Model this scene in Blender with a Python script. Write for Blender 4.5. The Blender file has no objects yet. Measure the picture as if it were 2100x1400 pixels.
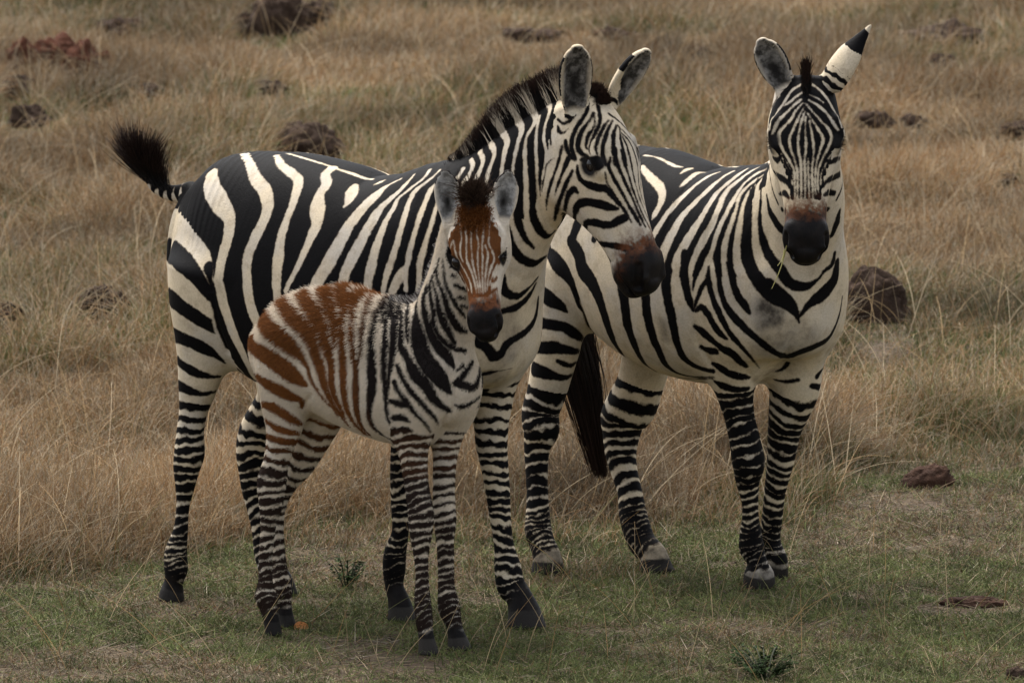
import bpy, math, random, time
import numpy as np
from mathutils import Vector, Matrix
from mathutils.bvhtree import BVHTree
_T0 = time.time()
rng = np.random.default_rng(7)
scene = bpy.context.scene

# ------------------------------------------------------------------ camera, sky, sun, exposure
CAM = np.array([0.0, -22.0, 3.6]); PITCH = 7.3; FOC = 268.0
cam_data = bpy.data.cameras.new('camera'); cam = bpy.data.objects.new('camera', cam_data)
scene.collection.objects.link(cam)
cam.location = CAM; cam.rotation_euler = (math.radians(90 - PITCH), 0, 0)
cam_data.lens = FOC; cam_data.sensor_width = 36; cam_data.clip_start = 0.5; cam_data.clip_end = 3000
cam_data.dof.use_dof = True; cam_data.dof.focus_distance = 21.9; cam_data.dof.aperture_fstop = 11.0
scene.camera = cam

SUN_EL, SUN_ROT = 60.0, -30.0       # sun high, behind and to the left
world = bpy.data.worlds.new('World'); scene.world = world; world.use_nodes = True
wn = world.node_tree.nodes; wl = world.node_tree.links
for n in list(wn): wn.remove(n)
sky = wn.new('ShaderNodeTexSky'); sky.sky_type = 'NISHITA'; sky.sun_disc = False
sky.sun_elevation = math.radians(SUN_EL); sky.sun_rotation = math.radians(SUN_ROT)
sky.air_density = 1.0; sky.dust_density = 4.0; sky.ozone_density = 0.6
hsv = wn.new('ShaderNodeHueSaturation'); hsv.inputs['Saturation'].default_value = 0.36   # an overcast sky is nearly grey
bg = wn.new('ShaderNodeBackground'); bg.inputs['Strength'].default_value = 0.14
wo = wn.new('ShaderNodeOutputWorld')
wl.new(sky.outputs[0], hsv.inputs['Color']); wl.new(hsv.outputs[0], bg.inputs['Color']); wl.new(bg.outputs[0], wo.inputs[0])
sun_data = bpy.data.lights.new('sun', 'SUN'); sun_data.energy = 1.9; sun_data.angle = math.radians(40)
sun_data.color = (1.0, 0.965, 0.91)
sun = bpy.data.objects.new('sun', sun_data); scene.collection.objects.link(sun)
_a = math.radians(SUN_ROT); _e = math.radians(SUN_EL)
_d = Vector((math.sin(_a) * math.cos(_e), math.cos(_a) * math.cos(_e), math.sin(_e)))     # towards the sun
sun.rotation_euler = _d.to_track_quat('Z', 'Y').to_euler(); sun.location = (-6, 8, 12)
scene.view_settings.view_transform = 'Standard'; scene.view_settings.look = 'None'
scene.view_settings.exposure = 1.3; scene.view_settings.gamma = 1.0
try: scene.cycles_curves.shape = 'RIBBONS'
except Exception: pass

# ------------------------------------------------------------------ helpers
def pix_ray(px, py):
    x = (px - 1050) / 2100 * 36 / FOC; z = -(py - 700) / 2100 * 36 / FOC; a = math.radians(PITCH)
    return np.array([x, math.cos(a) + z * math.sin(a), -math.sin(a) + z * math.cos(a)])
def ground_pt(px, py, z=0.0):
    r = pix_ray(px, py); return CAM + r * ((z - CAM[2]) / r[2])
def depth_pt(px, py, Y):
    r = pix_ray(px, py); return CAM + r * ((Y - CAM[1]) / r[1])

def tag(o, label=None, cat=None, group=None, kind=None):
    for k, v in (('label', label), ('category', cat), ('group', group), ('kind', kind)):
        if v: o[k] = v
    return o
def link(o, parent=None):
    scene.collection.objects.link(o)
    if parent: o.parent = parent
    return o
def mesh_from(name, v, quads=None, tris=None, mat=None, parent=None, smooth=True):
    me = bpy.data.meshes.new(name); v = np.asarray(v, np.float32)
    faces = []; tot = []
    for f, k in ((quads, 4), (tris, 3)):
        if f is not None and len(f):
            f = np.asarray(f, np.int32); faces.append(f.ravel()); tot.append(np.full(len(f), k, np.int32))
    lp = np.concatenate(faces); tot = np.concatenate(tot); st = np.concatenate([[0], np.cumsum(tot)[:-1]]).astype(np.int32)
    me.vertices.add(len(v)); me.vertices.foreach_set('co', v.ravel())
    me.loops.add(len(lp)); me.loops.foreach_set('vertex_index', lp)
    me.polygons.add(len(tot)); me.polygons.foreach_set('loop_start', st)
    try: me.polygons.foreach_set('loop_total', tot)
    except Exception: pass
    me.update(calc_edges=True); me.validate()
    me.polygons.foreach_set('use_smooth', np.full(len(me.polygons), smooth, bool))
    if mat: me.materials.append(mat)
    return link(bpy.data.objects.new(name, me), parent)
def vattr(me, name, vals):
    a = me.attributes.new(name, 'FLOAT', 'POINT'); a.data.foreach_set('value', np.asarray(vals, np.float32).ravel())

def hair(name, pts, r0, r1, mat, parent=None, attrs=None):
    """pts: N x K x 3 strands -> ONE curves object; attrs: name -> N floats, or N x 3 colours"""
    N, K, _ = pts.shape
    cu = bpy.data.hair_curves.new(name); cu.add_curves([K] * N)
    cu.position_data.foreach_set('vector', np.ascontiguousarray(pts, np.float32).ravel())
    t = np.linspace(0, 1, K)[None, :]
    rad = (np.asarray(r0).reshape(-1, 1) * (1 - t) + np.asarray(r1).reshape(-1, 1) * t) * np.ones((N, 1))
    ra = cu.attributes.get('radius') or cu.attributes.new('radius', 'FLOAT', 'POINT')
    ra.data.foreach_set('value', rad.astype(np.float32).ravel())
    for k, v in (attrs or {}).items():
        v = np.asarray(v, np.float32)
        if v.ndim == 1:
            a = cu.attributes.new(k, 'FLOAT', 'CURVE'); a.data.foreach_set('value', v)
        else:
            a = cu.attributes.new(k, 'FLOAT_COLOR', 'CURVE')
            a.data.foreach_set('color', np.concatenate([v, np.ones((N, 1), np.float32)], 1).ravel())
    cu.materials.append(mat)
    return link(bpy.data.objects.new(name, cu), parent)

# value noise on a lattice, vectorised (used for shapes only)
_perm = rng.random((64, 64, 64)).astype(np.float32)
def vnoise(p):
    i = np.floor(p).astype(int); f = (p - i).astype(np.float32); f = f * f * (3 - 2 * f); i &= 63; j = (i + 1) & 63
    o = 0
    for a in (0, 1):
        for b in (0, 1):
            for c in (0, 1):
                w = (f[..., 0] if a else 1 - f[..., 0]) * (f[..., 1] if b else 1 - f[..., 1]) * (f[..., 2] if c else 1 - f[..., 2])
                o = o + w * _perm[(j if a else i)[..., 0], (j if b else i)[..., 1], (j if c else i)[..., 2]]
    return o
def fbm(p, n=3):
    o = 0; s = 0; a = 1.0
    for k in range(n):
        o = o + a * vnoise(p * 2 ** k + 17.3 * k); s += a; a *= .5
    return o / s

# ------------------------------------------------------------------ implicit bodies: swept elliptic chains, blended, then meshed
class Chain:
    """nodes (n,3) in the body's frame; up / down / side radii per node; lat = sideways vector; caps = length of the rounded ends"""
    def __init__(s, name, nodes, ru, rd, rv, lat=(0, 1, 0), cap=(.05, .05), k=.05, M=None, e=2.0):
        nodes = np.asarray(nodes, float); n = len(nodes); M = M or max(8, 6 * n)
        L = np.concatenate([[0], np.cumsum(np.linalg.norm(np.diff(nodes, axis=0), axis=1))])
        u = np.linspace(0, L[-1], M)
        def cr(a):
            a = np.asarray(a, float); m = np.gradient(a, L, axis=0) if n > 2 else np.gradient(a, L, axis=0)
            j = np.clip(np.searchsorted(L, u, 'right') - 1, 0, n - 2); h = (L[j + 1] - L[j]); t = (u - L[j]) / h
            if a.ndim > 1: t = t[:, None]; h = h[:, None]
            return ((2*t**3-3*t**2+1)*a[j] + (t**3-2*t**2+t)*h*m[j] + (-2*t**3+3*t**2)*a[j+1] + (t**3-t**2)*h*m[j+1])
        s.name = name; s.c = cr(nodes); s.len = L[-1]; s.u = u; s.k = k; s.e = e; s.cap = cap
        f = lambda r: np.maximum(cr(np.broadcast_to(r, (n,))), .004)
        s.ru, s.rd, s.rv = f(ru), f(rd), f(rv)
        lat = np.broadcast_to(np.asarray(lat, float), (n, 3)); lat = cr(lat)
        T = np.gradient(s.c, axis=0); T /= np.linalg.norm(T, axis=1)[:, None]
        B = lat - (lat * T).sum(1)[:, None] * T; B /= np.linalg.norm(B, axis=1)[:, None]
        s.T, s.B, s.U = T, B, np.cross(T, B)
        R = np.maximum(np.maximum(s.ru, s.rd), s.rv)[:, None]
        s.lo = (s.c - R).min(0) - max(cap); s.hi = (s.c + R).max(0) + max(cap)
    def local(s, p):
        """nearest parameter (0..len), and offsets along axis end / up / side with radii"""
        N = len(p); out = np.empty((N, 8), np.float32)
        a = s.c[:-1].astype(np.float32); d = (s.c[1:] - s.c[:-1]).astype(np.float32); dd = (d * d).sum(1)
        for i in range(0, N, 16384):
            q = p[i:i + 16384].astype(np.float32)
            t = (q @ d.T - (a * d).sum(1)[None]) / dd[None]
            tc = np.clip(t, 0, 1)
            qq = (q * q).sum(1)[:, None] + (a * a).sum(1)[None] - 2 * q @ a.T
            dist = qq - 2 * tc * t * dd[None] + tc * tc * dd[None]
            j = dist.argmin(1); r = np.arange(len(q)); tj = tc[r, j]
            w = tj[:, None]
            c = s.c[j] * (1 - w) + s.c[j + 1] * w
            T = s.T[j] * (1 - w) + s.T[j + 1] * w; B = s.B[j] * (1 - w) + s.B[j + 1] * w; U = s.U[j] * (1 - w) + s.U[j + 1] * w
            v = q - c; at = (v * T).sum(1); au = (v * U).sum(1); av = (v * B).sum(1)
            lerp = lambda x: x[j] * (1 - tj) + x[j + 1] * tj
            ru = np.where(au > 0, lerp(s.ru), lerp(s.rd)); rv = lerp(s.rv)
            end = np.where((j == 0) & (tj <= 0), 1, np.where((j == len(s.c) - 2) & (tj >= 1), 2, 0))
            at = np.where(end > 0, at, 0.0)
            rt = np.where(end == 1, s.cap[0], s.cap[1])
            out[i:i + 16384] = np.stack([s.u[j] * (1 - tj) + s.u[j + 1] * tj, at, au, av, rt, ru, rv, end], 1)
        return out
    def sdf(s, p):
        o = s.local(p); at, au, av, rt, ru, rv = (o[:, i] for i in range(1, 7))
        x, y, z = at / rt, au / ru, av / rv
        if s.e == 2.0:
            k0 = np.sqrt(x*x + y*y + z*z) + 1e-6
        else:
            k0 = (np.abs(x)**s.e + np.abs(y)**s.e + np.abs(z)**s.e) ** (1 / s.e) + 1e-6
        k1 = np.sqrt((x/rt)**2 + (y/ru)**2 + (z/rv)**2) + 1e-6
        kk = np.sqrt(x*x + y*y + z*z) + 1e-6
        return (k0 - 1) * kk / k1

def smin(a, b, k):
    h = np.clip(.5 + .5 * (b - a) / k, 0, 1); return b + (a - b) * h - k * h * (1 - h)

class Body:
    def __init__(s): s.add = []; s.cut = []
    def field(s, p):
        d = np.full(len(p), 1.0, np.float32)
        for c in s.add:
            m = c.k + .05
            i = np.nonzero(((p > c.lo - m) & (p < c.hi + m)).all(1))[0]
            if len(i): d[i] = smin(d[i], c.sdf(p[i]), c.k)
        for c in s.cut:
            i = np.nonzero(((p > c.lo - .03) & (p < c.hi + .03)).all(1))[0]
            if len(i): d[i] = -smin(-d[i], c.sdf(p[i]), c.k)
        return np.maximum(d, .002 - p[:, 2])
    def mesh(s, h):
        lo = np.min([c.lo for c in s.add], 0) - .03; hi = np.max([c.hi for c in s.add], 0) + .03
        lo[2] = max(lo[2], -.02); nb = np.ceil((hi - lo) / (4 * h)).astype(int) + 1
        g = np.stack(np.meshgrid(*[np.arange(n) for n in nb], indexing='ij'), -1).reshape(-1, 3)
        ctr = lo + (g * 4 + 1.5) * h; dc = s.field(ctr)
        act = np.nonzero(np.abs(dc) < 4 * h * 1.25)[0]
        V = np.repeat(np.repeat(np.repeat(dc.reshape(nb), 4, 0), 4, 1), 4, 2)
        o = np.stack(np.meshgrid(*[np.arange(4)] * 3, indexing='ij'), -1).reshape(-1, 3)
        idx = (g[act][:, None] * 4 + o[None]).reshape(-1, 3)
        V[idx[:, 0], idx[:, 1], idx[:, 2]] = s.field(lo + idx * h)
        return surface_nets(V, lo, h)

def surface_nets(V, lo, h):
    ins = V < 0; S = V.shape
    cnt = np.zeros(tuple(n - 1 for n in S), np.uint8)
    sl = lambda b, n: slice(b, n - 1 + b)
    cs = [(a, b, c) for a in (0, 1) for b in (0, 1) for c in (0, 1)]
    for a, b, c in cs: cnt += ins[sl(a, S[0]), sl(b, S[1]), sl(c, S[2])]
    cell = np.argwhere((cnt > 0) & (cnt < 8)); vid = np.full(cnt.shape, -1, np.int32); vid[tuple(cell.T)] = np.arange(len(cell))
    vals = np.stack([V[cell[:, 0] + a, cell[:, 1] + b, cell[:, 2] + c] for a, b, c in cs], 1)
    acc = np.zeros((len(cell), 3)); n = np.zeros(len(cell))
    for i, p in enumerate(cs):
        for ax in range(3):
            if p[ax]: continue
            q = list(p); q[ax] = 1; j = cs.index(tuple(q)); a, b = vals[:, i], vals[:, j]
            m = (a < 0) != (b < 0); t = np.where(m, a / np.where(m, a - b, 1), 0)
            e = np.zeros((len(cell), 3)); e[:] = p; e[:, ax] = t
            acc[m] += e[m]; n += m
    v = lo + (cell + acc / n[:, None]) * h
    quads = []
    for ax in range(3):
        b, c = (ax + 1) % 3, (ax + 2) % 3
        A = ins; sl0 = [slice(1, -1)] * 3; sl0[ax] = slice(0, -1); sl1 = list(sl0); sl1[ax] = slice(1, None)
        x0, x1 = A[tuple(sl0)], A[tuple(sl1)]
        e = np.argwhere(x0 != x1); flip = x0[tuple(e.T)]
        off = np.ones(3, int); off[ax] = 0; e = e + off
        eb = np.zeros(3, int); eb[b] = 1; ec = np.zeros(3, int); ec[c] = 1
        q = np.stack([vid[tuple((e - eb - ec).T)], vid[tuple((e - ec).T)], vid[tuple(e.T)], vid[tuple((e - eb).T)]], 1)
        q[~flip] = q[~flip][:, ::-1]
        quads.append(q[(q >= 0).all(1)])
    return v, np.concatenate(quads)

class Frame:
    """an animal's own frame: x forward, y to its left, z up; built from where its feet stand"""
    def __init__(s, ox, oy, yaw):
        a = math.radians(yaw); s.O = np.array([ox, oy, 0.0]); s.yaw = a
        s.f = np.array([math.cos(a), -math.sin(a), 0]); s.l = np.array([math.sin(a), math.cos(a), 0])
        s.R = np.stack([s.f, s.l, np.array([0, 0, 1.0])])          # world -> body rows
        s.cam = s.R @ (CAM - s.O)
    def to(s, P): return (np.asarray(P) - s.O) @ s.R.T
    def ray(s, px, py): return s.R @ pix_ray(px, py)
    def at(s, px, py, off=0.0):
        r = s.ray(px, py); t = (off - s.cam[1]) / r[1]; return s.cam + r * t
    def g(s, px, py): return s.to(ground_pt(px, py))
MPP = 36 / FOC / 2100                                               # metres per photo pixel, per metre of distance

def leg_chain(F, name, rows, off_top, foot, k=.065, lat=.92, wide=1.0):
    """rows: (y, left, right) as measured; the leg runs from its own sideways offset at the top to its footprint"""
    fo = F.g(*foot)[1]; y0, y1 = rows[0][0], rows[-1][0]; nodes = []; r = []
    for y, a, b in rows:
        o = off_top + (fo - off_top) * ((y - y0) / (y1 - y0)) ** .8
        p = F.at((a + b) / 2, y, o); nodes.append(p)
        r.append((b - a) / 2 * MPP * np.linalg.norm(p - F.cam))
    r = np.array(r) * wide; nodes = np.array(nodes)
    nodes[-1, 2] = min(nodes[-1, 2], .012)
    c = Chain(name, nodes, r, r, r * lat, cap=(.05, .02), k=k, M=8 * len(rows))
    L = np.concatenate([[0], np.cumsum(np.linalg.norm(np.diff(nodes, axis=0), axis=1))]); c.yy = np.interp(c.u, L, [q[0] for q in rows])
    return c

HEAD = np.array([  # x along the head, dorsal, ventral, half width  (fractions of head length)
    (0.02, .02, .25, .150), (0.12, .055, .33, .170), (0.24, .070, .385, .184), (0.34, .068, .40, .190), (0.46, .050, .36, .160),
    (0.58, .030, .285, .130), (0.70, .018, .235, .112), (0.80, .012, .215, .108), (0.90, .000, .222, .118), (0.965, -.038, .198, .084)])
def head_chains(F, P, N, lat, fat=1.0, depth=1.0, name='head'):
    P = np.asarray(P, float); N = np.asarray(N, float); X = N - P; L = np.linalg.norm(X); X /= L
    lat = np.asarray(lat, float); lat = lat - (lat @ X) * X; lat /= np.linalg.norm(lat); Z = np.cross(X, lat)
    mid = -.12
    at = lambda x, y, z: P + L * (x * X + y * lat + z * Z)
    H = HEAD.copy(); H[:, 3] *= fat; H[:, 2] *= depth
    nodes = np.array([at(x, 0, mid) for x in H[:, 0]])
    out = [Chain(name, nodes, L * (H[:, 1] - mid), L * (H[:, 2] + mid), L * H[:, 3], lat=lat, cap=(.06 * L, .06 * L), k=.035, M=50, e=2.15)]
    cut = []
    for sd in (-1, 1):
        # brow ridge over the eye, cheek plate, nostril wing
        out.append(Chain(name + '_brow', [at(.25, sd*.150*fat, .005), at(.31, sd*.178*fat, -.022), at(.385, sd*.158*fat, -.03)], .03*L, .03*L, .026*L, lat=lat, cap=(.03*L, .03*L), k=.02))
        out.append(Chain(name + '_cheek', [at(.20, sd*.10*fat, -.20), at(.38, sd*.095*fat, -.26*depth)], .10*L, .125*L, .068*L, lat=lat, cap=(.09*L, .08*L), k=.03))
        out.append(Chain(name + '_nostril_wing', [at(.84, sd*.075*fat, -.055), at(.945, sd*.083*fat, -.075)], .045*L, .05*L, .034*L, lat=lat, cap=(.03*L, .03*L), k=.02))
        cut.append(Chain('nostril', [at(.89, sd*.116*fat, -.035), at(.95, sd*.105*fat, -.07), at(.985, sd*.075*fat, -.11)], .022*L, .022*L, .026*L, lat=lat, cap=(.015*L, .015*L), k=.008))
        cut.append(Chain('eye_socket', [at(.295, sd*.205*fat, -.062), at(.355, sd*.198*fat, -.068)], .028*L, .026*L, .026*L, lat=lat, cap=(.02*L, .02*L), k=.01))
        cut.append(Chain('mouth', [at(.80, sd*.118*fat, -.165), at(.90, sd*.115*fat, -.17), at(.985, sd*.06*fat, -.165), at(1.01, 0, -.165)], .006*L, .006*L, .016*L, lat=lat, cap=(.01*L, .01*L), k=.008))
    out.append(Chain(name + '_chin', [at(.84, 0, -.185), at(.945, 0, -.20)], .05*L, .045*L, .058*L*fat, lat=lat, cap=(.05*L, .05*L), k=.025))
    info = dict(P=P, L=L, X=X, Y=lat, Z=Z, at=at, fat=fat)
    return out, cut, info

def ear_chains(base, tip, face, W, name='ear', cup=.8, point=False):
    """a cupped leaf from base to tip, its hollow facing `face`"""
    base = np.asarray(base, float); tip = np.asarray(tip, float); T = tip - base; L = np.linalg.norm(T); T /= L
    face = np.asarray(face, float); face = face - (face @ T) * T; face /= np.linalg.norm(face)
    lat = np.cross(face, T)                                          # U = T x lat = face
    tt = np.array([0, .14, .32, .54, .74, .88, .96, 1.0]); ww = np.array([.48, .68, .90, 1.0, .96, .78, .58, .40]) * W
    if point: ww = np.array([.90, 1.0, 1.0, .86, .54, .33, .20, .13]) * W
    nodes = base + np.outer(tt, T) * L - np.outer(.10 * W * np.sin(tt * math.pi), face)
    th = ww * .60 * cup + .006
    o = Chain(name, nodes, th * .55, th, ww, lat=lat, cap=(.02, .012), k=.02, M=40)
    m = slice(1, 8); wi = np.maximum(ww - .006, .005)
    i = Chain(name + '_hollow', nodes[m] + face * (.011 + th[m, None] * .25), th[m] * 1.5, th[m] * .98, wi[m], lat=lat, cap=(.02, .004), k=.006, M=40)
    return o, i, dict(base=base, tip=tip, T=T, face=face, lat=lat, L=L, W=W)
# ------------------------------------------------------------------ the three animals: shapes
def torso(F, rings, cap, k=.06, axis=9.0):
    R = np.array(rings); mid = np.minimum(R[:, 2] * .55 + R[:, 1] * .45, axis)          # (s, top, bottom, half width)
    nodes = np.stack([R[:, 0], R[:, 0] * 0, mid], 1)
    return Chain('torso', nodes, R[:, 1] - mid, mid - R[:, 2], R[:, 3], cap=cap, k=k, M=60, e=2.15)

def mother_body():
    F = Frame(-.485, -.04, 35); B = Body(); A = B.add
    A.append(torso(F, [(-.555, 1.192, .92, .105), (-.51, 1.232, .87, .155), (-.455, 1.276, .80, .19), (-.38, 1.317, .73, .225), (-.25, 1.334, .66, .255), (-.05, 1.312, .60, .275), (.12, 1.278, .585, .28),
                       (.28, 1.296, .60, .25), (.42, 1.31, .635, .215), (.50, 1.22, .69, .195)], (.05, .14), axis=.985))
    # neck: (s, off, z), dorsal, ventral, half width
    A.append(Chain('neck', [(.30, 0, 1.06), (.41, 0, 1.10), (.52, 0, 1.175), (.63, 0, 1.27), (.73, 0, 1.37), (.80, 0, 1.43)],
                   [.16, .20, .195, .175, .145, .115], [.20, .22, .195, .155, .13, .11], [.14, .155, .13, .105, .09, .085], cap=(.2, .09), k=.09))
    A.append(Chain('shoulder', [(.36, -.135, 1.07), (.44, -.13, .83)], [.13, .11], [.13, .11], [.07, .075], cap=(.12, .1), k=.06))
    A.append(Chain('shoulder', [(.36, .135, 1.07), (.46, .13, .83)], [.13, .11], [.13, .11], [.07, .075], cap=(.12, .1), k=.06))
    A.append(Chain('breast', [(.50, 0, .98), (.53, 0, .82)], [.10, .09], [.1, .1], [.15, .15], cap=(.1, .1), k=.05))
    rh = [(560,342,545),(640,345,515),(700,356,485),(740,361,468),(797,364,446),(846,366,426),(894,360,419),(928,356,421),(957,354,412),(991,358,402),(1040,361,389),(1089,354,386),(1137,336,385),(1171,336,385),(1190,337,377),(1212,328,378),(1234,322,380)]
    lh = [(600,520,680),(700,515,650),(780,520,622),(817,524,600),(851,507,582),(890,487,562),(930,483,552),(965,488,550),(1001,494,545),(1040,505,545),(1089,516,551),(1137,521,562),(1171,532,585),(1190,550,601),(1222,570,612)]
    rf = [(700,815,925),(760,805,905),(840,798,885),(909,800,868),(960,799,856),(1010,800,848),(1050,802,842),(1089,803,839),(1137,786,834),(1171,784,832),(1200,789,828),(1235,795,843),(1275,793,858)]
    lf = [(700,950,1075),(760,957,1064),(821,963,1054),(867,970,1045),(908,974,1042),(960,986,1044),(1011,995,1047),(1063,1004,1049),(1114,1012,1054),(1165,1013,1070),(1201,1018,1079),(1225,1037,1093),(1255,1040,1110),(1288,1038,1122)]
    A.append(leg_chain(F, 'leg_rh', rh, -.135, (350, 1232))); A.append(leg_chain(F, 'leg_lh', lh, .10, (592, 1220)))
    A.append(leg_chain(F, 'leg_rf', rf, -.11, (826, 1272))); A.append(leg_chain(F, 'leg_lf', lf, .10, (1080, 1286)))
    hd, cut, info = head_chains(F, F.at(1222, 198), F.at(1362, 578), (0, 1, 0), fat=1.0, depth=1.13)
    A += hd; B.cut += cut
    w = lambda x, y, z: F.R @ np.array([x, y, z], float)
    ears = []
    for nm, b, t, off, fc, W in (('ear_r', (1178, 238), (1184, 100), -.075, w(.25, -1, 0), .049), ('ear_l', (1250, 222), (1326, 108), .075, w(.70, -.70, -.05), .046)):
        o, i, e = ear_chains(F.at(*b, off), F.at(*t, off * 1.6), fc, W, nm); A.append(o); B.cut.append(i); ears.append(e)
    tp = [(392, 392), (365, 397), (340, 393), (318, 380), (300, 350)]
    A.append(Chain('tail', [F.at(*p, 0) for p in tp], [.029, .026, .022, .019, .012], [.029, .026, .022, .019, .012], [.029, .026, .022, .019, .012], cap=(.03, .02), k=.025))
    return F, B, info, ears

def stallion_body():
    F = Frame(.52, .535, 45); B = Body(); A = B.add
    A.append(torso(F, [(-.45, 1.20, .80, .16), (-.36, 1.27, .77, .20), (-.20, 1.295, .685, .24), (-.02, 1.262, .615, .265), (.12, 1.232, .60, .265),
                       (.27, 1.25, .615, .235), (.37, 1.19, .65, .205), (.44, 1.10, .70, .18)], (.12, .12)))
    A.append(Chain('neck', [(.25, 0, 1.01), (.42, -.01, 1.10), (.53, -.055, 1.20), (.60, -.125, 1.31), (.635, -.175, 1.40)],
                   [.17, .18, .17, .14, .11], [.20, .20, .16, .13, .11], [.15, .135, .11, .095, .09], lat=[(0, 1, 0), (.1, 1, 0), (.35, .94, 0), (.6, .8, 0), (.707, .707, 0)], cap=(.2, .08), k=.09))
    for sd in (-1, 1):
        A.append(Chain('shoulder', [(.30, sd * .14, 1.02), (.37, sd * .13, .80)], [.13, .11], [.13, .11], [.065, .07], cap=(.12, .1), k=.06))
    A.append(Chain('breast', [(.44, -.04, .94), (.46, -.04, .82)], [.10, .09], [.1, .1], [.15, .14], cap=(.1, .1), k=.05))
    rh = [(560,1105,1235),(640,1092,1205),(711,1090,1192),(756,1086,1178),(804,1079,1163),(849,1068,1148),(880,1070,1149),(915,1073,1131),(960,1076,1125),(1010,1079,1125),(1057,1077,1129),(1090,1075,1134),(1112,1084,1139),(1142,1091,1152),(1178,1086,1162)]
    lh = [(640,1270,1400),(737,1272,1380),(785,1263,1364),(826,1244,1351),(860,1229,1327),(886,1233,1316),(930,1240,1307),(967,1252,1309),(1008,1265,1318),(1053,1268,1328),(1086,1276,1337),(1112,1287,1347),(1140,1310,1370),(1174,1306,1386)]
    rf = [(640,1450,1570),(700,1455,1558),(766,1462,1552),(808,1469,1547),(854,1484,1549),(908,1495,1562),(950,1500,1570),(985,1507,1560),(1028,1520,1556),(1060,1521,1557),(1100,1515,1564),(1124,1515,1569),(1151,1531,1574),(1175,1524,1588),(1208,1523,1592)]
    lf = [(660,1590,1705),(742,1583,1691),(796,1577,1683),(835,1574,1666),(881,1573,1645),(924,1572,1635),(951,1571,1628),(1009,1566,1612),(1059,1562,1606),(1120,1556,1604),(1147,1562,1616),(1184,1556,1617)]
    A.append(leg_chain(F, 'leg_rh', rh, -.125, (1123, 1176))); A.append(leg_chain(F, 'leg_lh', lh, .10, (1347, 1173)))
    A.append(leg_chain(F, 'leg_rf', rf, -.12, (1557, 1207))); A.append(leg_chain(F, 'leg_lf', lf, .11, (1588, 1184)))
    A.append(Chain('tail', [(-.53, 0, 1.17), (-.585, .03, 1.06), (-.605, .07, .93), (-.60, .10, .84)], [.034, .026, .02, .013], [.034, .026, .02, .013], [.034, .026, .02, .013], cap=(.03, .02), k=.025))
    P = F.at(1652, 160, -.20); d = F.R @ np.array([-.005, -.42, -.907])
    hd, cut, info = head_chains(F, P, P + d * .53, F.R @ np.array([1, 0, -.01]), fat=1.05, depth=1.1)
    A += hd; B.cut += cut
    w = lambda x, y, z: F.R @ np.array([x, y, z], float)
    ears = []
    W0 = F.O + F.R.T @ P
    for nm, b, t, fc, W in (('ear_r', (1612, 186), (1562, 86), w(-.3, -1, .1), .046), ('ear_l', (1706, 172), (1782, 58), w(.62, .72, -.2), .046)):
        o, i, e = ear_chains(F.to(depth_pt(*b, W0[1])), F.to(depth_pt(*t, W0[1])), fc, W, nm, point=nm == 'ear_l'); A.append(o); B.cut.append(i); ears.append(e)
    return F, B, info, ears

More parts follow.
